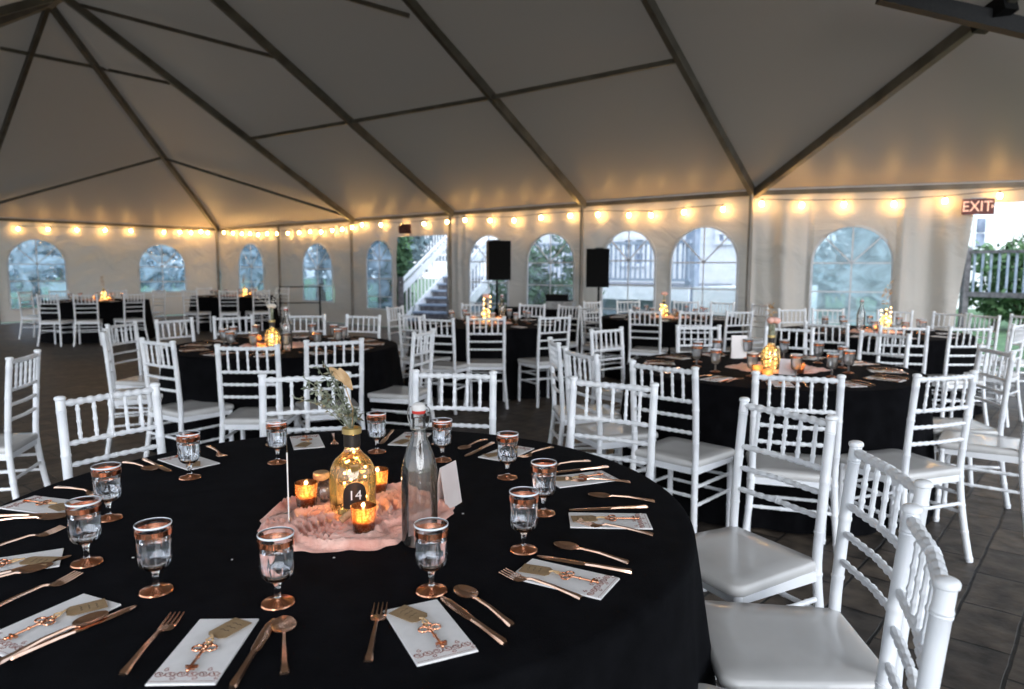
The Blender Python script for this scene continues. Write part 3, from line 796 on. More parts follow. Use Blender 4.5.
# ---- far tables: ring settings
def ring_settings(tb, n, ph, full, R=.70):
    for i in range(n):
        a = ph + 2*PI*i/n; c, s = math.cos(a), math.sin(a)
        x, y = tb[0]+c*R, tb[1]+s*R; sec = sector('set', tb, x, y)
        hd = a + PI/2 + random.uniform(-.08,.08)         # napkin long axis radial, head inward
        X, Y = math.cos(a+PI/2), math.sin(a+PI/2)
        inst('napkin', 'white napkin, %s, %s' % (tb[2], sec), (x, y, ZT), hd, 'napkins on ' + tb[2])
        gr = .47; ga = a + .22
        inst('gobletf', 'copper-rimmed goblet, %s, %s' % (tb[2], sec), (tb[0]+math.cos(ga)*gr, tb[1]+math.sin(ga)*gr, ZT+.0005), 0, 'goblets on ' + tb[2])
        if full:
            inst('key', 'copper key with tag, %s, %s' % (tb[2], sec), (x, y, ZT+.0028), hd, 'copper keys on ' + tb[2])
            for kd, off in (('fork',-.085),('knife',.075),('spoon',.115)):
                inst(kd, 'rose gold %s, %s, %s' % (kd, tb[2], sec), (x+X*off, y+Y*off, ZT+.001), hd, 'rose gold cutlery on ' + tb[2])
ring_settings(T2, 12, -.25, True); ring_settings(T3, 12, .1, True)
ring_settings(T4, 10, .2, False); ring_settings(T5, 10, 0, False); ring_settings(T6, 10, .3, False); ring_settings(T7, 10, 0, False); ring_settings(T8, 10, .2, False)

# ---- centrepieces
def lamp(loc, e, r=.003, col=(1,.58,.24)):
    l = bpy.data.lights.new('candle_light', 'POINT'); l.energy = e; l.color = col; l.shadow_soft_size = r
    o = bpy.data.objects.new('candle_light', l); C.objects.link(o); o.location = loc; return o
def votive():
    t = thing('votive_candle', 'votive', 'candle')
    MB().lathe([(.022,0),(.026,.003),(.029,.03),(.0315,.066),(.0300,.066),(.0275,.03),(.0245,.006),(.00001,.005)], 28).build('glass_cup', M_votive, t)
    MB().lathe([(.00001,.0062),(.0235,.0062),(.0255,.030),(.00001,.030)], 20).build('wax', M_wax, t)
    MB().lathe([(.00001,.030),(.003,.034),(.0032,.038),(.0015,.046),(.00001,.051)], 8).build('flame', M_flame, t)
    return t
protos['votive'] = (votive(), False)
# mercury-glass speckle for the votive cup
m = M_votive; nt = m.node_tree
nzv = N(m, 'ShaderNodeTexNoise', Scale=210.0, Detail=2); tcv = N(m, 'ShaderNodeTexCoord'); L(m, tcv, 'Object', nzv, 'Vector')
crv = N(m, 'ShaderNodeValToRGB'); crv.color_ramp.elements[0].position = .42; crv.color_ramp.elements[1].position = .6
crv.color_ramp.elements[0].color = (.75,.32,.13,1); crv.color_ramp.elements[1].color = (1,.78,.5,1); L(m, nzv, 'Fac', crv, 'Fac')
for n_ in list(nt.nodes):
    if n_.type in ('BSDF_TRANSPARENT', 'BSDF_TRANSLUCENT'): nt.links.new(crv.outputs[0], n_.inputs[0])

def gauze(tb, cx, cy, rx, ry, label, seed, n=90, hgt=.018, fine=True, rot=0, K=26):
    vs = []; fs = []
    for i in range(K+1):
        f = i/K
        for j in range(n):
            a = 2*PI*j/n
            k = 1 + .16*noise.noise(Vector((math.cos(a)*2+seed, math.sin(a)*2, 0))) + .05*noise.noise(Vector((math.cos(a)*7, math.sin(a)*7, seed)))
            x = rx*f*k*math.cos(a); y = ry*f*k*math.sin(a)
            wob = noise.noise(Vector((math.cos(a)*1.3+seed, math.sin(a)*1.3, f*1.5)))
            wob2 = noise.noise(Vector((math.cos(a)*3, math.sin(a)*3+seed, f*3)))
            ph1 = f*21 + wob*10 + 1.5*math.sin(a*2+seed) + a*1.0
            r1 = (1-abs(math.sin(ph1)))**1.4; r2 = (1-abs(math.sin(f*34 + wob2*8 - a*2)))**1.3
            z = .003 + hgt*(.75*r1 + .32*r2*(.5+.5*wob2)) + .006*wob
            z *= (1 if f > .25 else .35+f*2.6)*(1.0 if f < .93 else max(.2, (1-f)/.07))
            if i == K: z = .001
            vs.append((x, y, max(.0005, z)))
    for i in range(K):
        for j in range(n): fs.append((i*n+j, i*n+(j+1)%n, (i+1)*n+(j+1)%n, (i+1)*n+j))
    o = MB().add(vs, fs).build('gauze_runner', M_pink, angle=180); o.location = (cx, cy, ZT); o.rotation_euler = (0,0,rot)
    return tag(o, label, 'cloth runner', 'pink gauze centrepiece cloths')
def leafspray(t, base, tips, m, lw=.012, name='greenery', nl=9, seed=1):
    g = MB(); rnd = random.Random(seed)
    for tip in tips:
        tip = Vector(tip); b = Vector(base); mid = (b+tip)/2 + Vector((0,0,.02)); pts = smooth_path([b, mid, tip], 4)
        g.tube(pts, .0009, 4)
        for k in range(nl):
            f = .25 + .75*k/nl; p = b.lerp(tip, f) + Vector((0,0,.02*math.sin(PI*f)))
            d = Vector((rnd.uniform(-1,1), rnd.uniform(-1,1), rnd.uniform(-.5,.9))).normalized()*lw*rnd.uniform(.7,1.4)
            s = d.cross(Vector((rnd.uniform(-1,1), rnd.uniform(-1,1), 1))).normalized()*lw*.22
            g.add([p, p+d*.5+s, p+d, p+d*.5-s], [(0,1,2,3)]); g.add([p+Vector((0,0,.0006)), p+d*.5+s*.9+Vector((0,0,.0012)), p+d, p+d*.5-s*.9+Vector((0,0,.0012))], [(3,2,1,0)])
    return g.build(name, m, t)
def flower(g, c, r, petals=14, seed=0):
    rnd = random.Random(seed); c = Vector(c)
    for k in range(petals):
        a = k*2.4; f = (k+1)/petals; d = Vector((math.cos(a)*f, math.sin(a)*f, 1.1-f)).normalized()
        g.sphere(c + d*r*.55*f, r*(.35+.25*f), 7, 5, .8)
    return g
def decanter(loc, label, s=1, number='14', fresh=None):
    t = thing('decanter_vase', label, 'bottle', loc)
    prof = [(.0001,.001),(.040,0),(.053,.004),(.0575,.015),(.0575,.09),(.054,.112),(.043,.132),(.028,.146),(.0205,.155),(.0185,.166),(.0185,.185),(.018,.2)]
    MB().lathe(prof, 40).build('bottle_body', M_yglass, t)
    MB().lathe([(.0192,.165),(.0205,.166),(.0205,.196),(.0192,.197)], 28, closed=True).build('black_neck_band', M_blacklabel, t)
    MB().lathe([(.0185,.198),(.024,.199),(.0245,.212),(.022,.2135),(.0175,.2135),(.0170,.2)], 28, closed=True).build('gold_lip', M_gold, t)
    return t
def curved_label(t, r, z0, w, h, m, a0, name, arch=True):
    g = MB(); n = 16; vs = []; fs = []; da = w/r
    for i in range(n+1):
        x = -1+2*i/n; a = a0 + da/2*x; zt = z0 + (h-w/2+math.sqrt(max(0,1-x*x))*w/2 if arch else h)
        vs += [(r*math.cos(a), r*math.sin(a), z0), (r*math.cos(a), r*math.sin(a), zt)]
        vs += [((r-.0005)*math.cos(a), (r-.0005)*math.sin(a), z0), ((r-.0005)*math.cos(a), (r-.0005)*math.sin(a), zt)]
    for i in range(n): b = i*4; fs += [(b, b+4, b+5, b+1), (b+3, b+7, b+6, b+2), (b+1,b+5,b+7,b+3), (b,b+2,b+6,b+4)]
    return g.add(vs, fs).build(name, m, t)
cp = atz(351, 518, ZT)
gc = atz(352, 516, ZT)
gauze(T1, gc.x, gc.y, .24, .235, 'crumpled pink gauze cloth laid in the middle of the front table', 3.3, n=200, hgt=.030, K=64)
d = decanter(Vector((cp.x+.004, cp.y+.01, ZT+.018)), 'round amber-lit glass decanter holding dried stems on the front table')
to_cam = math.atan2(-d.location.y, -d.location.x)
curved_label(d, .0583, .022, .058, .066, M_blacklabel, to_cam+.08, 'arched_label')
ax = to_cam+.08; fx = Vector((math.cos(ax), math.sin(ax), 0)); rx = Vector((-fx.y, fx.x, 0))
MM = Matrix(((rx.x,0,fx.x,fx.x*.0597),(rx.y,0,fx.y,fx.y*.0597),(0,1,0,.055),(0,0,0,1)))
M_white = mat('white_ink', (.85,.83,.8), .6)
txt('14', .034, M_white, d, MM @ Matrix.Shear('XZ', 4, (0,0)) , 'number', .0004)
curved_label(d, .0470, .105, .020, .024, M_kraft, to_cam+.1, 'brown_emblem', False)
leafspray(d, (0,0,.20), [(-.10,.03,.30),(-.085,-.02,.33),(-.115,.06,.27),(-.06,.03,.35),(-.04,.05,.33),(-.075,-.03,.28),(-.13,.04,.31),(-.03,-.02,.30),(-.05,.0,.36),(-.12,.0,.34),(-.10,.05,.36),(-.14,-.01,.29),(-.07,.0,.38)], M_leaf, .016, 'greenery', 16, 3)
leafspray(d, (0,0,.20), [(.015,.0,.25),(.02,.02,.24),(-.015,.02,.25),(.0,-.02,.24)], M_leaf, .026, 'leaf_cluster', 8, 5)
g = MB()
for q in ((-.052,0,.365),(-.030,.005,.362)):
    b = Vector(q)
    d3 = Vector((.03,0,-.05)) if q[0] > -.04 else Vector((.035,0,-.035))
    vs = []; fs = []
    for i in range(9):
        f = i/8; w = .011*math.sin(PI*(.08+.88*f)); c = b + d3*f*1.1; s_ = Vector((.8,.0,.6))*w; t_ = Vector((0,.004,0))*math.sin(PI*f)
        vs += [c-s_, c+t_+Vector((0,-.003,0)), c+s_, c+Vector((0,.003,0))]
    for i in range(8):
        for j in range(4): fs.append((i*4+j, i*4+(j+1)%4, (i+1)*4+(j+1)%4, (i+1)*4+j))
    g.add(vs, fs)
g.tube([(0,0,.2),(.004,0,.26),(-.015,0,.32),(-.045,0,.36)], .0012, 5)
g.build('dried_pods', M_tan, d)
def fairy(loc, label, pts, r=.0032, e=.35):
    t = thing('fairy_lights', label, 'fairy lights', loc)
    MB().tube(smooth_path(pts, 3), .0006, 4).build('wire', M_copper, t)
    b = MB()
    for k, p in enumerate(pts): MB().sphere(p, r, 7, 5).build('bulb', M_fairy, t)
    return t
rnd = random.Random(4)
pts = [(.034*math.cos(k*2.1)*rnd.uniform(.5,1), .034*math.sin(k*2.1)*rnd.uniform(.5,1), .01+.0085*k) for k in range(15)] + [(.004,0,.15),(0,-.006,.175),(.003,0,.19)]
fairy(d.location, 'warm wire fairy lights coiled inside the front decanter', pts)
lamp(d.location + Vector((0,0,.07)), .40, .004, (1,.62,.26))
for x, y, lab in ((364,538,'in front of the decanter'), (307,512,'left of the decanter before the small bottle'), (378,497,'behind the decanter at right')):
    p = atz(x, y, ZT); o = inst('votive', 'glowing copper mercury-glass votive candle, ' + lab, (p.x, p.y, ZT+.016), 0, 'votive candles on the front table', .95)
    lamp(o.location + Vector((0,0,.05)), .30)
# small corked bottle left of the decanter
p = atz(312, 511, ZT)
sb = thing('spice_jar', 'small round clear jar with cork lid beside the front decanter', 'jar', (p.x+.012, p.y+.05, ZT+.014))
MB().lathe([(.0001,.0005),(.026,0),(.030,.004),(.030,.035),(.022,.048),(.016,.052),(.016,.058),(.018,.06)], 28).build('glass_body', M_bglass, sb)
MB().lathe([(.0001,.056),(.0175,.056),(.021,.061),(.021,.074),(.019,.076),(.0001,.0765)], 24).build('cork_lid', M_cork, sb)
# white rounded stone-like shell beside it
p = atz(325, 508, ZT)
o = MB().sphere((0,0,.030), .021, 14, 10, 1.35).build('egg_ornament', M_bglass, None); o.location = (p.x, p.y+.005, ZT+.012); tag(o, 'small clear oval glass ornament leaning by the front decanter', 'ornament')
# cork stick
p = atz(349, 528, ZT)
o = MB().tube([(-.018,-.01,.009),(.014,.012,.030)], .0085, 12).build('cork', M_cork); o.location = (p.x, p.y, ZT+.013); tag(o, 'brown cork leaning at the foot of the front decanter', 'cork')
# swing top bottle
p = atz(420, 543, ZT)
def swing_bottle(loc, label, cz=1, m=M_bglass):
    t = thing('swing_top_bottle', label, 'bottle', loc)
    MB().lathe([(.0001,.003),(.030,0),(.038,.002),(.041,.01),(.041,.165),(.039,.185),(.031,.215),(.021,.240),(.0155,.262),(.0145,.288),(.0175,.290),(.0175,.300),(.0145,.302)], 36).build('bottle_body', m, t)
    MB().lathe([(.00001,.005),(.0375,.005),(.039,.014),(.039,.165),(.037,.183),(.029,.213),(.00001,.214)], 28).build('water', M_bwater, t)
    MB().lathe([(.0001,.302),(.0135,.302),(.0155,.304),(.0155,.309),(.0001,.309)], 20).build('rubber_seal', M_red, t)
    MB().lathe([(.0001,.309),(.015,.309),(.0165,.313),(.014,.322),(.008,.326),(.0001,.327)], 20).build('white_stopper', M_paper, t)
    w = MB()
    for s in (-1,1): w.tube(smooth_path([(s*.0165,0,.318),(s*.024,0,.312),(s*.025,.004,.29),(s*.018,.002,.268)], 4), .0014, 6)
    w.tube([(.0165*math.cos(a*.524),.0165*math.sin(a*.524),.268) for a in range(13)], .0014, 6)
    w.build('wire_bail', M_steel, t)
    return t
M_bwater = thin_glass('bottle_water', (.97,.98,1), .03, .06, (.85,.88,.92))
swing_bottle((p.x, p.y+.0, ZT+.001), 'tall clear swing-top water bottle at right of the front centrepiece')
# cards
def card(loc, rz, w, h, label, tilt=.12, name='table_card', m=None):
    t = thing(name, label, 'card', loc, rz)
    g = MB().box((0,0,h/2), (w,.0012,h)); g.xf(Matrix.Rotation(tilt,4,'X')); g.build('front_leaf', m or M_card, t, smooth=False)
    g = MB().box((0,0,h/2), (w,.0012,h)); g.xf(Matrix.Translation((0, 2*h*math.sin(-tilt) if tilt < 0 else 2*h*math.sin(tilt)*-1, 0)) @ Matrix.Rotation(-tilt,4,'X')); g.build('rear_leaf', m or M_card, t, smooth=False)
    return t
M_card = varied(mat('blush_card', (.75,.6,.56), .7), (.72,.60,.57), (.80,.70,.67), 8)
p = atz(441, 509, ZT); card((p.x+.0, p.y+.03, ZT+.001), 1.15, .085, .115, 'blush folded card standing behind the tall swing-top bottle', .16)
p = atz(289, 521, ZT)
st = thing('acrylic_stand', 'thin clear acrylic sign stand seen edge-on left of the pink gauze', 'sign holder', (p.x, p.y, ZT+.0))
ang = math.atan2(p.y, p.x)
g = MB().box((0,0,.095), (.125,.0025,.19)); g.xf(Matrix.Rotation(ang,4,'Z')); g.build('sign_sheet', M_acrylic, st, smooth=False)
g = MB().box((0,0,.0015), (.125,.06,.003)); g.xf(Matrix.Rotation(ang,4,'Z')); g.build('base', M_acrylic, st, smooth=False)
g = MB().bar((-.0625*math.cos(ang),-.0625*math.sin(ang),0), (-.0625*math.cos(ang),-.0625*math.sin(ang),.19), .0028, .0028); g.build('edge_gleam', M_paper, st, smooth=False)  # white bar paints the bright gleam along the clear sheet's edge
# white paper confetti
for x, y, w in ((307.5,549,.006),(316,548.5,.005),(334,558,.004),(133,558,.004),(463,514,.005),(232,560,.003)):
    p = atz(x, y, ZT); o = MB().box((0,0,.0006), (w,.004,.001)).build('confetti', M_paper, smooth=False); o.location = (p.x, p.y, ZT+.0005); o.rotation_euler = (0,0,random.random()*3)
    tag(o, 'tiny white paper fleck lying on the front black tablecloth', 'confetti', 'white flecks on the front table')

# right middle table
c2 = atz(772, 368, ZT)
gauze(T2, T2[0]+.03, T2[1]-.05, .30, .25, 'pink gauze cloth in the middle of the right middle table', 8.1, hgt=.02)
b2 = Vector((atz(770,372,ZT).x, atz(770,372,ZT).y, ZT+.018))
d = decanter(b2, 'lit clear bottle vase with a pink rose on the right middle table')
flower(MB(), (.005,0,.30), .042).build('pink_rose', M_petal, d); MB().tube([(0,0,.2),(0,0,.28)], .02, 8).build('stems', M_leaf, d)
leafspray(d, (0,0,.26), [(-.03,0,.40),(-.015,.01,.42),(.0,0,.41)], M_tan, .03, 'dried_leaves', 8, 8)
fairy(d.location, 'fairy lights inside the rose vase of the right middle table', [(.03*math.cos(k*2.1), .03*math.sin(k*2.1), .01+.009*k) for k in range(14)], .0028)
lamp(d.location + Vector((0,0,.08)), .8, .004, (1,.66,.3))
for x, y, lab in ((757,379,'left of the bottle vase'), (799,376,'right of the bottle vase'), (767,384,'before the bottle vase')):
    p = atz(x, y, ZT); o = inst('votive', 'copper votive candle on the right middle table, ' + lab, (p.x, p.y, ZT+.016), 0, 'votive candles on the right middle table'); lamp(o.location+Vector((0,0,.05)), .4)
p = atz(738, 358, ZT)
M_card2 = varied(mat('white_card', (.85,.82,.82), .7), (.82,.78,.78), (.87,.83,.83), 8)
card((p.x, p.y, ZT), .05, .115, .165, 'white menu card standing upright on the right middle table', .08, m=M_card2)
p = atz(791, 374, ZT); card((p.x, p.y+.03, ZT), -.5, .10, .10, 'white tent card leaning beside the rose vase, right middle table', .4, m=M_card2)
# left middle table
gauze(T3, T3[0]-.02, T3[1]-.05, .30, .25, 'pink gauze cloth in the middle of the left middle table', 5.6, hgt=.02)
p = atz(273, 350, ZT)
d = decanter(Vector((p.x, p.y, ZT+.018)), 'lit bottle vase with a white flower on the left middle table')
flower(MB(), (0,0,.32), .035).build('white_flower', M_wpetal, d); MB().tube([(0,0,.2),(0,0,.31)], .012, 8).build('stems', M_leaf, d)
leafspray(d, (0,0,.3), [(-.10,0,.42),(-.15,.02,.39),(-.06,.0,.45),(.06,0,.46),(.10,.02,.47),(.03,0,.44)], M_wpetal, .02, 'pale_dried_sprigs', 12, 2)
fairy(d.location, 'fairy lights inside the bottle vase of the left middle table', [(.03*math.cos(k*2.1), .03*math.sin(k*2.1), .01+.009*k) for k in range(13)], .0030)
lamp(d.location + Vector((0,0,.08)), .8, .004, (1,.66,.3))
p = atz(287, 352, ZT); swing_bottle((p.x, p.y, ZT+.016), 'clear swing-top bottle on the left middle table')
for x, y, lab in ((262,354,'left of the vase'), (258,345,'behind the vase')):
    p = atz(x, y, ZT); o = inst('votive', 'copper votive candle on the left middle table, ' + lab, (p.x, p.y, ZT+.016), 0, 'votive candles on the left middle table'); lamp(o.location+Vector((0,0,.05)), .5)
# other tables
def small_centre(tb, vx, bx, tall, label, flow, lights=12, seed=0):
    gauze(tb, tb[0], tb[1]-.03, .28, .22, 'pink gauze cloth on ' + tb[2], seed*2.3, n=48, hgt=.02)
    Y = tb[1]-.05; x = azx(vx)*Y
    d = decanter(Vector((x, Y, ZT+.018)), label)
    m_ = {'pink': M_petal, 'white': M_wpetal, 'tan': M_tan}[flow]
    if flow == 'tan': leafspray(d, (0,0,.2), [(-.02,0,.45),(.02,0,.5),(-.03,.02,.42)], M_tan, .05, 'dried_leaves', 7, seed)
    else: flower(MB(), (0,0,.30), .045).build('flower', m_, d); MB().tube([(0,0,.2),(0,0,.29)], .01, 6).build('stems', M_leaf, d)
    fairy(d.location, 'fairy lights wound in the vase on ' + tb[2], [(.05*math.cos(k*2.1)*(1 if k > 6 else .7), .05*math.sin(k*2.1), .01+tall/lights*k) for k in range(lights)], .0055)
    lamp(d.location + Vector((0,0,.1)), 1.5, .004, (1,.66,.3))
    if bx:
        swing_bottle((azx(bx)*(Y-.05), Y-.05, ZT+.016), 'clear swing-top bottle on ' + tb[2])
    for dx, dy, lab in ((-.14,-.08,'left of the vase'), (.15,-.09,'right of the vase')):
        o = inst('votive', 'copper votive candle on %s, %s' % (tb[2], lab), (x+dx, Y+dy, ZT+.016), 0, 'votive candles on ' + tb[2]); lamp(o.location+Vector((0,0,.05)), .8)
small_centre(T4, 486, 502, .30, 'bottle vase wound with fairy lights and a pink flower, table before the left speaker', 'pink', 16, 1)
small_centre(T5, 664, None, .16, 'bottle vase with a pink flower on the table behind the right middle one', 'pink', 8, 2)
small_centre(T6, 887, 862, .24, 'fairy-lit bottle vase with tan leaves on the rearmost right table', 'tan', 16, 3)
small_centre(T7, 104, None, .14, 'lit bottle vase with tan leaves on the far left table', 'tan', 6, 4)
small_centre(T8, 245, None, .16, 'lit bottle vase with dried leaves on the far corner table', 'tan', 8, 5)

# ================================================================ AUDIO CORNER
def speaker(label, px, py, Y, h, w, yaw, lab2):
    c = atY(px, py, Y); z0 = c.z - h/2
    t = thing('loudspeaker', label, 'loudspeaker', (c.x, c.y, z0), yaw)
    dd = .32
    MB().prism([(-w/2,-dd/2),(w/2,-dd/2),(w/2*.75,dd/2),(-w/2*.75,dd/2)], 0, h).build('cabinet', M_black, t, smooth=False)
    MB().box((0,-dd/2-.006,h/2), (w*.93,.012,h*.94)).build('front_grille', M_grille, t, smooth=False)
    MB().box((0,.02,h+.012), (.12,.03,.012)).build('carry_handle', M_black, t, smooth=False)
    s = thing('speaker_stand', lab2, 'speaker stand', (c.x, c.y, 0), yaw)
    MB().tube([(0,0,.12),(0,0,z0)], .018, 12).build('pole', M_black, s)
    MB().tube([(0,0,.62),(0,0,.72)], .03, 12).build('collar', M_black, s)
    for k in range(3):
        a = k*2.094+.5; MB().tube([(0,0,.66),(.36*math.cos(a),.36*math.sin(a),.012)], .012, 8).build('leg', M_black, s)
speaker('black loudspeaker on a stand, left one before the arched window', 497, 260.5, 12.0, .66, .39, .3, 'black tripod stand under the left loudspeaker')
speaker('black loudspeaker on a stand, right one beside the tent pole', 599, 268, 11.2, .60, .36, -.25, 'black tripod stand under the right loudspeaker')
# dj table with black cover, lectern-like console and laptop
q = atY(545, 322, 11.4)
dj = thing('equipment_table', 'black-draped equipment table between the two loudspeakers', 'table', (q.x, 11.4, 0), -.35)
MB().box((0,0,.735), (1.5,.6,.05)).build('tabletop', M_black, dj, smooth=False)
dc = MB(); vs = []; fs = []; per = []
for i in range(120):
    s = i/120*4.2
    if s < 1.5: x, y = -.75+s, -.31
    elif s < 2.1: x, y = .75, -.31+(s-1.5)
    elif s < 3.6: x, y = .75-(s-2.1), .31
    else: x, y = -.75, .31-(s-3.6)
    per.append((x, y))
for z, k in ((.765,0), (.74,.3), (.02,1)):
    for i, (x, y) in enumerate(per): f = 1+.03*k*math.sin(i*1.3); vs.append((x*f*(1+.02*k), y*f*(1+.06*k), z))
for r in range(2):
    for i in range(120): fs.append((r*120+i, r*120+(i+1)%120, (r+1)*120+(i+1)%120, (r+1)*120+i))
fs.append(tuple(range(119,-1,-1)))
dc.add(vs, fs).build('drape', M_cloth, dj)
q = atY(561, 300, 11.3)
lp = thing('laptop', 'open dark laptop on the black equipment table', 'laptop', (q.x-.0, 11.3, .768), -.25)
MB().box((0,0,.06), (.42,.36,.12)).build('equipment_case', M_steel, lp, smooth=False)
MB().box((0,-.02,.13), (.36,.25,.018)).build('keyboard_base', M_black, lp, smooth=False)
g = MB().box((0,0,.14), (.36,.02,.20)); g.xf(Matrix.Translation((-.03,-.1,.02)) @ Matrix.Rotation(.5,4,'X')); g.build('screen', M_black, lp, smooth=False)
q = atY(300, 318, 13.2)
bs = thing('folding_stool', 'dark metal folding stand before the left wall window', 'stand', (q.x, 16.6*1.0, 0), .3)
bs.location = (azx(300)*16.5, 16.5, 0)
for sx in (-.45,.45):
    MB().tube([(sx,-.2,0),(sx,-.2,.98),(sx,.2,.98),(sx,.2,0)], .014, 6).build('side_frame', M_black, bs)
MB().tube([(-.45,-.2,.97),(.45,-.2,.97)], .014, 6).build('top_bar', M_black, bs); MB().tube([(-.45,-.2,.6),(.45,-.2,.6)], .014, 6).build('cross_bar', M_black, bs)

# ================================================================ GROUND
def paving():
    m = mat('stone_paving', (.1,.09,.08), .5, spec=.4)
    tc = N(m, 'ShaderNodeTexCoord'); mp = N(m, 'ShaderNodeMapping'); mp.inputs['Rotation'].default_value = (0,0,-math.radians(49.5))
    L(m, tc, 'Object', mp, 'Vector')
    nz0 = N(m, 'ShaderNodeTexNoise', Scale=3.0, Detail=2); L(m, mp, 'Vector', nz0, 'Vector')
    ma = N(m, 'ShaderNodeVectorMath', operation='MULTIPLY_ADD'); ma.inputs[1].default_value = (.03,.03,0); L(m, nz0, 'Color', ma, 0); L(m, mp, 'Vector', ma, 2)
    br = N(m, 'ShaderNodeTexBrick'); br.offset = .5; br.inputs['Scale'].default_value = 1
    br.inputs['Brick Width'].default_value = .38; br.inputs['Row Height'].default_value = .21; br.inputs['Mortar Size'].default_value = .007
    br.inputs['Mortar Smooth'].default_value = .3
    br.inputs['Color1'].default_value = (.095,.078,.062,1); br.inputs['Color2'].default_value = (.050,.044,.040,1); br.inputs['Mortar'].default_value = (.006,.006,.006,1)
    L(m, ma, 'Vector', br, 'Vector')
    nz = N(m, 'ShaderNodeTexNoise', Scale=9.0, Detail=6); L(m, mp, 'Vector', nz, 'Vector')
    mx = N(m, 'ShaderNodeMixRGB', blend_type='MULTIPLY'); mx.inputs[0].default_value = 1; cr = N(m, 'ShaderNodeValToRGB')
    cr.color_ramp.elements[0].position = .3; cr.color_ramp.elements[0].color = (.35,.35,.36,1); cr.color_ramp.elements[1].position = .7; cr.color_ramp.elements[1].color = (1.5,1.4,1.3,1)
    L(m, nz, 'Fac', cr, 'Fac'); L(m, br, 'Color', mx, 1); L(m, cr, 'Color', mx, 2); L(m, mx, 0, P(m), 'Base Color')
    sb = N(m, 'ShaderNodeMath', operation='MULTIPLY_ADD'); sb.inputs[1].default_value = -1.5; L(m, br, 'Fac', sb, 0); L(m, nz, 'Fac', sb, 2)
    bp = N(m, 'ShaderNodeBump', Strength=.7, Distance=.012); L(m, sb, 0, bp, 'Height'); L(m, bp, 'Normal', P(m), 'Normal')
    return m
fl = MB(); A = tp(D1+.25, D2+.3); B = tp(-14, D2+.3); Cq = tp(-14, -16); 
Dq = Vector((EEND.x, EEND.y, 0)) + n3*.25; Pq = Vector((P755.x, P755.y, 0)) + n3*.25
fl.add([A, B, Cq, Dq + d2*8, Pq], [(0,1,2,3,4)])
struct(fl.build('floor', paving(), smooth=False))
M_grass = varied(mat('lawn_grass', (.1,.2,.08), .9), (.06,.13,.06), (.16,.27,.13), 6, 5, bump=.8, bscale=60)
gr = MB().add([(-70,-60,-.03),(70,-60,-.03),(70,110,-.03),(-70,110,-.03)], [(0,1,2,3)])
struct(gr.build('ground', M_grass, smooth=False))

# ================================================================ OUTSIDE
M_side = mat('white_clapboard', (.8,.82,.85), .6)
tc = N(M_side, 'ShaderNodeTexCoord'); wv = N(M_side, 'ShaderNodeTexWave', Scale=1.3); wv.bands_direction = 'Z'; wv.wave_profile = 'SAW'
L(M_side, tc, 'Object', wv, 'Vector'); bp = N(M_side, 'ShaderNodeBump', Strength=.6, Distance=.02); L(M_side, wv, 'Fac', bp, 'Height'); L(M_side, bp, 'Normal', P(M_side), 'Normal')
M_wtrim = varied(mat('white_painted_trim', (.8,.82,.86), .5), (.76,.78,.82), (.84,.86,.9), 4)
M_bluegrey = varied(mat('blue_grey_boards', (.25,.3,.38), .7), (.2,.25,.33), (.32,.37,.46), 4)
M_pane = varied(mat('house_pane', (.2,.25,.35), .08), (.12,.15,.22), (.3,.36,.48), 2)
M_dkwood = varied(mat('weathered_wood', (.12,.11,.12), .8), (.07,.065,.07), (.16,.15,.16), 8)
M_tread = varied(mat('grey_treads', (.2,.2,.22), .7), (.16,.16,.18), (.26,.26,.29), 8)
HD = 17.6
def hpt(px, py, a=HD): return isect(px, py, n1, n1*a)
house = thing('house', 'white clapboard house beyond the tent wall behind the deck', 'house', (0,0,0))
hu0 = hpt(520, 260).dot(e1); hu1 = hpt(756, 260).dot(e1)
def hp(u, z, a=HD): return n1*a + e1*u + Vector((0,0,z))
def slab(mb, u0, u1, z0, z1, a0, a1):
    vs = [hp(u, z, a) for u in (u0,u1) for z in (z0,z1) for a in (a0,a1)]
    mb.add(vs, [(0,1,3,2),(4,6,7,5),(0,4,5,1),(2,3,7,6),(0,2,6,4),(1,5,7,3)])
g = MB(); slab(g, hu0, hu1, -.02, 6.5, HD, HD+4); g.build('clapboard_wall', M_side, house, smooth=False)
g = MB(); vs = [hp(hu0-.5,6.4,HD-.5), hp(hu1+.5,6.4,HD-.5), hp(hu1+.5,6.4,HD+4.5), hp(hu0-.5,6.4,HD+4.5), hp(hu0-.5,8.2,HD+2), hp(hu1+.5,8.2,HD+2)]
g.add(vs, [(0,1,5,4),(2,3,4,5),(0,4,3),(1,2,5),(0,3,2,1)]); g.build('roof', M_dkwood, house, smooth=False)
def hwindow(x0, y0, x1, y1):
    a = hpt(x0, y1); b = hpt(x1, y0); u0, u1, z0, z1 = a.dot(e1), b.dot(e1), a.z, b.z
    f = MB()
    for s in (u0, (u0+u1)/2, u1): slab(f, s-.05, s+.05, z0-.06, z1+.06, HD-.08, HD-.005)
    for s in (z0, (z0+z1)/2, z1): slab(f, u0-.06, u1+.06, s-.05, s+.05, HD-.09, HD-.005)
    fo = f.build('window_frame', M_wtrim, house, smooth=False)
    g = MB(); slab(g, u0, u1, z0, z1, HD-.03, HD-.01); g.build('pane', M_pane, fo, smooth=False)
hwindow(624, 238, 646, 265); hwindow(718, 222, 736, 243); hwindow(570, 236, 588, 262)
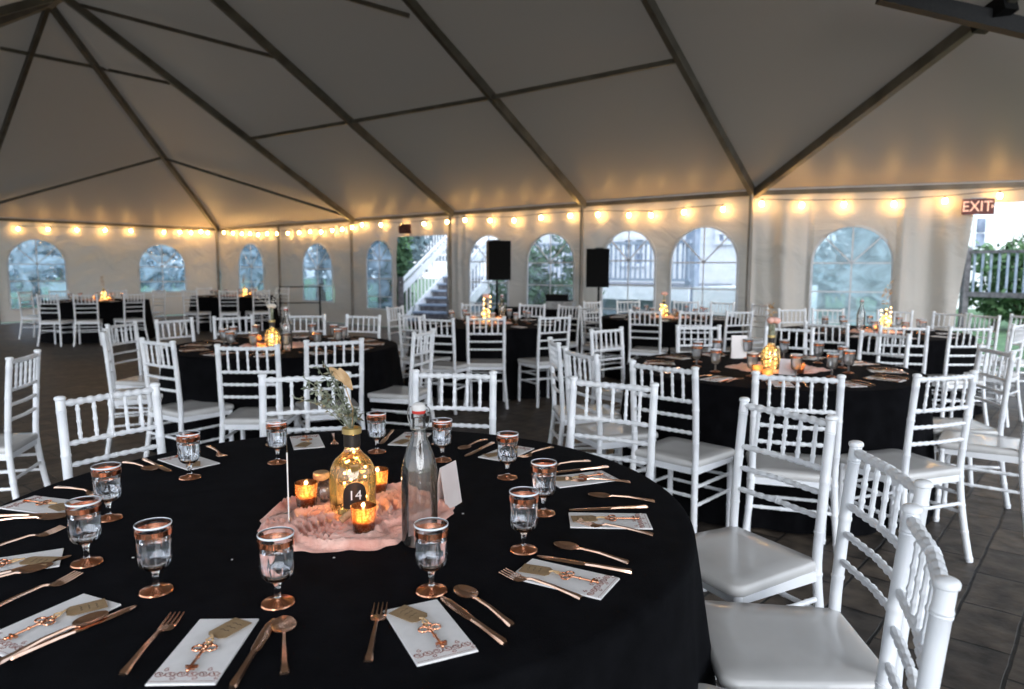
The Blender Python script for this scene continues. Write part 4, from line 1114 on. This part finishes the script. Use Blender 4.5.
# corner post
g = MB(); uu = hpt(692, 260, HD-2.3).dot(e1); slab(g, uu-.12, uu+.12, 0, 4.2, HD-2.4, HD-2.15); g.build('porch_post', M_bluegrey, house, smooth=False)
g = MB(); ub0 = hpt(693, 290, HD-4).dot(e1); ub1 = hpt(752, 290, HD-4).dot(e1); slab(g, ub0, ub1, -.02, 1.05, HD-4, HD-.01); g.build('porch_base', M_side, house, smooth=False)
deck = thing('deck', 'raised white deck with baluster railing beside the house', 'deck', (0,0,0))
du0 = hpt(452, 270, HD-2.5).dot(e1); du1 = hpt(690, 270, HD-2.5).dot(e1); DZ = 1.05
g = MB(); slab(g, du0, du1, DZ-.06, DZ, HD-2.5, HD-.1); g.build('deck_boards', M_tread, deck, smooth=False)
g = MB(); slab(g, du0, du1, DZ-.38, DZ-.06, HD-2.55, HD-2.45); g.build('white_fascia', M_wtrim, deck, smooth=False)
g = MB(); slab(g, du0, du1, -.02, DZ-.38, HD-2.2, HD-2.1); g.build('underdeck_shade', M_bluegrey, deck, smooth=False)  # blue-grey sheet standing in for the bluish shade under the deck
g = MB(); slab(g, du0, du1, DZ+.95, DZ+1.03, HD-2.55, HD-2.43); slab(g, du0, du1, DZ+.08, DZ+.14, HD-2.52, HD-2.46); g.build('railing', M_bluegrey, deck, smooth=False)
k = 0; u = du0
while u < du1 and k < 95: g = MB(); slab(g, u, u+.04, DZ+.1, DZ+.98, HD-2.51, HD-2.47); g.build('baluster', M_bluegrey, deck, smooth=False); u += .14; k += 1
# stairs up to the deck
s0 = Vector((azx(428)*17.0, 17.0, 0)); sd = Vector((.42,1,0)).normalized(); sx_ = Vector((sd.y,-sd.x,0))
stair = thing('staircase', 'grey outdoor stairs with white railings seen through the open doorway', 'stairs', s0)
for i in range(7):
    z = .17*(i+1); c = sd*(.32*i)
    g = MB(); g.box((0,.17,z-.02), (1.25,.36,.045)); g.xf(Matrix.Translation(c) @ Matrix(((sx_.x,sd.x,0,0),(sx_.y,sd.y,0,0),(0,0,1,0),(0,0,0,1)))); g.build('tread', M_bluegrey, stair, smooth=False)
    g = MB(); g.box((0,.02,z-.1), (1.2,.02,.15)); g.xf(Matrix.Translation(c) @ Matrix(((sx_.x,sd.x,0,0),(sx_.y,sd.y,0,0),(0,0,1,0),(0,0,0,1)))); g.build('riser', M_dkwood, stair, smooth=False)
for s in (-1, 1):
    o = sx_*s*.66
    MB().bar(o + Vector((0,0,.05)) - sd*.1, o + sd*2.2 + Vector((0,0,1.22)), .05, .26, up=(0,0,1)).build('stringer', M_wtrim, stair, smooth=False)
    MB().bar(o + Vector((0,0,1.05)) - sd*.2, o + sd*2.3 + Vector((0,0,2.32)), .07, .06).build('handrail', M_wtrim, stair, smooth=False)
    MB().bar(o + Vector((0,0,.86)) - sd*.15, o + sd*2.3 + Vector((0,0,2.12)), .05, .16).build('upper_rail', M_wtrim, stair, smooth=False)
    MB().bar(o - sd*.15, o - sd*.15 + Vector((0,0,1.2)), .12, .12).build('newel_post', M_dkwood, stair, smooth=False)
    for k in range(12):
        c = o + sd*(.12+.18*k); MB().bar(c + Vector((0,0,.1+.095*k)), c + Vector((0,0,.95+.095*k)), .035, .035).build('baluster', M_wtrim, stair, smooth=False)
bal = thing('balcony', 'raised balcony railing high behind the doorway stairs', 'balcony', (0,0,0))
v0 = hpt(392, 240, 20.5).dot(e1); v1 = hpt(452, 240, 20.5).dot(e1)
g = MB(); slab(g, v0, v1, 1.75, 1.95, 20.5, 22.5); g.build('floor_slab', M_bluegrey, bal, smooth=False)
g = MB(); slab(g, v0, v1, 2.95, 3.05, 20.45, 20.6); slab(g, v0, v1, 2.0, 2.06, 20.45, 20.55); g.build('railing', M_wtrim, bal, smooth=False)
u = v0
while u < v1: g = MB(); slab(g, u, u+.06, 2.0, 2.98, 20.48, 20.54); g.build('baluster', M_bluegrey, bal, smooth=False); u += .17
for u in (v0, v1-.15): g = MB(); slab(g, u, u+.15, -.02, 1.75, 20.6, 20.75); g.build('support_post', M_dkwood, bal, smooth=False)
# wooden fence and building beyond the lawn on the right
fa = atY(966, 270, 17); fb = atY(1100, 270, 15)
fence = thing('picket_fence', 'grey wooden fence along the lawn seen through the right doorway', 'fence', (fa.x, fa.y, 0))
dv = (Vector((fb.x, fb.y, 0)) - Vector((fa.x, fa.y, 0))); fl_ = dv.length; dv.normalize()
zf0, zf1 = .85, 1.85
MB().bar(dv*0 + Vector((0,0,zf1)), dv*fl_ + Vector((0,0,zf1)), .1, .07).build('top_rail', M_dkwood, fence, smooth=False)
MB().bar(dv*0 + Vector((0,0,zf0)), dv*fl_ + Vector((0,0,zf0)), .1, .12).build('bottom_rail', M_dkwood, fence, smooth=False)
for k in range(int(fl_/.17)): MB().bar(dv*(.17*k) + Vector((0,0,zf0)), dv*(.17*k) + Vector((0,0,zf1)), .03, .05).build('picket', M_bluegrey, fence, smooth=False)
for k in range(3): MB().bar(dv*(1.6*k), dv*(1.6*k) + Vector((0,0,zf1+.1)), .14, .14).build('post', M_dkwood, fence, smooth=False)
b2_ = thing('house', 'pale two-storey building beyond the fence in the right doorway', 'house', (0,0,0))
q0 = atY(940, 260, 27); q1 = atY(1002, 260, 27)
MB().box(((q0.x+q1.x)/2, 29, 3.5), (q1.x-q0.x, 4, 7.05)).build('clapboard_wall', M_side, b2_, smooth=False)
w0 = atY(974, 248, 27); w1 = atY(984, 218, 27)
f_ = MB().box(((w0.x+w1.x)/2, 26.96, (w0.z+w1.z)/2), (w1.x-w0.x+.16, .08, w1.z-w0.z+.16)).build('window_frame', M_wtrim, b2_, smooth=False)
MB().box(((w0.x+w1.x)/2, 26.90, w0.z+(w1.z-w0.z)*.25), (w1.x-w0.x, .06, (w1.z-w0.z)*.46)).build('pane', M_pane, f_, smooth=False)
MB().box(((w0.x+w1.x)/2, 26.90, w0.z+(w1.z-w0.z)*.75), (w1.x-w0.x, .06, (w1.z-w0.z)*.46)).build('pane', M_pane, f_, smooth=False)
MB().box(((q0.x+q1.x)/2, 29, 7.15), (q1.x-q0.x+.6, 4.6, .25)).build('roof', M_dkwood, b2_, smooth=False)
# trees and shrubs
M_foli = [varied(mat('foliage_%s' % n_, c1, .8), c1, c2, 5) for n_, c1, c2 in (('deep', (.03,.08,.04), (.10,.20,.09)), ('mid', (.05,.12,.05), (.16,.28,.12)), ('blue', (.07,.11,.13), (.20,.28,.31)))]  # bluish leaves carry the tint of daylight seen through the vinyl windows
M_bark = varied(mat('bark', (.08,.06,.05), .9), (.06,.045,.035), (.12,.09,.07), 10)
def plant(name, label, cat, x, y, z0, w, h, mi, n=900, leaf=.12, trunk=.0, seed=0, group=None):
    t = thing(name, label, cat, (x, y, 0), 0, group); r = random.Random(seed); g = MB()
    blobs = [(r.uniform(-.55,.55)*w, r.uniform(-.55,.55)*w, z0 + h*(.5+r.uniform(-.42,.42))) for _ in range(14)]
    for k in range(n):
        b = Vector(r.choice(blobs)); d = Vector((r.gauss(0,1), r.gauss(0,1), r.gauss(0,1))).normalized()
        p = b + Vector((d.x*w*.38, d.y*w*.38, d.z*h*.24))*r.uniform(.5,1)
        if p.z < z0: p.z = z0 + r.random()*.2
        u = Vector((r.gauss(0,1), r.gauss(0,1), r.gauss(0,1))).normalized(); v = u.cross(d)
        if v.length < .1: continue
        v.normalize(); s = leaf*r.uniform(.6,1.4)
        g.add([p-u*s, p+v*s*.45, p+u*s, p-v*s*.45], [(0,1,2,3)])
    g.build('foliage', M_foli[mi], t, smooth=False)
    s = MB(); s.tube([(0,0,-.03),(.03,0,z0*.5+.1),(0,.03,z0+h*.35)], [max(.03,w*.06), max(.03,w*.05), .02], 8)
    for k in range(5): b = blobs[k]; s.tube([(0,.02,z0+h*.12), (b[0]*.6,b[1]*.6,(b[2]+z0)/2), b], [.04,.025,.01], 6)
    s.build('trunk' if trunk else 'stems', M_bark, t); return t
def pp(px, Y): return azx(px)*Y, Y
x, y = pp(553, 15.2); plant('shrub', 'dense green shrub behind the window right of the left speaker', 'shrub', x, y, .0, 1.5, 2.1, 0, 2200, .10, seed=1)
x, y = pp(520, 15.6); plant('shrub', 'low green shrub behind the window beside the left speaker', 'shrub', x, y, 0, .9, 1.3, 1, 900, .09, seed=2)
x, y = pp(397, 17.9); plant('shrub', 'tall green shrub at the left of the doorway stairs', 'shrub', x, y, 0, .62, 2.3, 0, 1800, .08, seed=3)
x, y = pp(380, 21.5); plant('tree', 'pale leafy tree behind the window left of the stairs doorway', 'tree', x, y, .6, 2.2, 3.2, 2, 1600, .14, 1, seed=4)
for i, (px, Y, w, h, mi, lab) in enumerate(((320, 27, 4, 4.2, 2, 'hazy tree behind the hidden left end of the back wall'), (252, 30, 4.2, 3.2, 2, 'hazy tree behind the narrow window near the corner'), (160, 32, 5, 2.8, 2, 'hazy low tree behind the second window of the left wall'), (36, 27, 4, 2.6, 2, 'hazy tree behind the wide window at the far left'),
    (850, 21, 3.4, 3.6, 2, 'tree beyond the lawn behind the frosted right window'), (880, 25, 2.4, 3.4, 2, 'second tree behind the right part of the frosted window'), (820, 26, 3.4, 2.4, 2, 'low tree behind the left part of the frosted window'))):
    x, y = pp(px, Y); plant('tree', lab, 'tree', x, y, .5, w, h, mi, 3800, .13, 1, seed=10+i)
for i, (px, Y, w, h, lab) in enumerate(((995, 17.4, 1.1, 1.7, 'leafy bush growing over the fence in the right doorway'), (1022, 17.0, 1.1, 1.9, 'larger leafy bush at the right end of the fence'), (1050, 16.6, 1.2, 2.0, 'bush beyond the right edge of the doorway'))):
    x, y = pp(px, Y); plant('shrub', lab, 'shrub', x, y, .2, w, h, 1, 1400, .09, seed=30+i)

# ================================================================ LIGHT
w = bpy.data.worlds.new('sky'); bpy.context.scene.world = w; w.use_nodes = True; nt = w.node_tree
bg = nt.nodes['Background']; tc = nt.nodes.new('ShaderNodeTexCoord'); sp = nt.nodes.new('ShaderNodeSeparateXYZ'); nt.links.new(tc.outputs['Generated'], sp.inputs[0])
cr = nt.nodes.new('ShaderNodeValToRGB'); cr.color_ramp.elements[0].position = 0; cr.color_ramp.elements[0].color = (.88,.94,1,1); cr.color_ramp.elements[1].position = .6; cr.color_ramp.elements[1].color = (.62,.78,1,1)
nt.links.new(sp.outputs['Z'], cr.inputs['Fac']); nt.links.new(cr.outputs[0], bg.inputs[0]); bg.inputs['Strength'].default_value = 1.35
sun = bpy.data.lights.new('soft_daylight', 'SUN'); sun.energy = 3.4; sun.angle = math.radians(60); sun.color = (.93,.96,1)
so = bpy.data.objects.new('soft_daylight', sun); C.objects.link(so)
dirv = Vector((-.25, 1, -.55)); so.rotation_euler = dirv.to_track_quat('-Z', 'Y').to_euler()

cam = bpy.data.cameras.new('camera'); co = bpy.data.objects.new('camera', cam); C.objects.link(co)
cam.sensor_width = 36; cam.lens = FPX*36/1024; cam.clip_start = .02; cam.clip_end = 300
co.location = CAM; co.rotation_euler = (Matrix.Rotation(PI/2 - PITCH, 4, 'X') @ Matrix.Rotation(ROLL, 4, 'Z')).to_euler()
cam.dof.use_dof = True; cam.dof.focus_distance = 1.75; cam.dof.aperture_fstop = 4.0
bpy.context.scene.camera = co
vs_ = bpy.context.scene.view_settings; vs_.view_transform = 'Standard'; vs_.look = 'None'; vs_.gamma = 1; vs_.use_curve_mapping = False; vs_.exposure = .5
cy = bpy.context.scene.cycles
cy.max_bounces = 14; cy.transparent_max_bounces = 24; cy.transmission_bounces = 12; cy.sample_clamp_indirect = 4; cy.caustics_reflective = False; cy.caustics_refractive = False
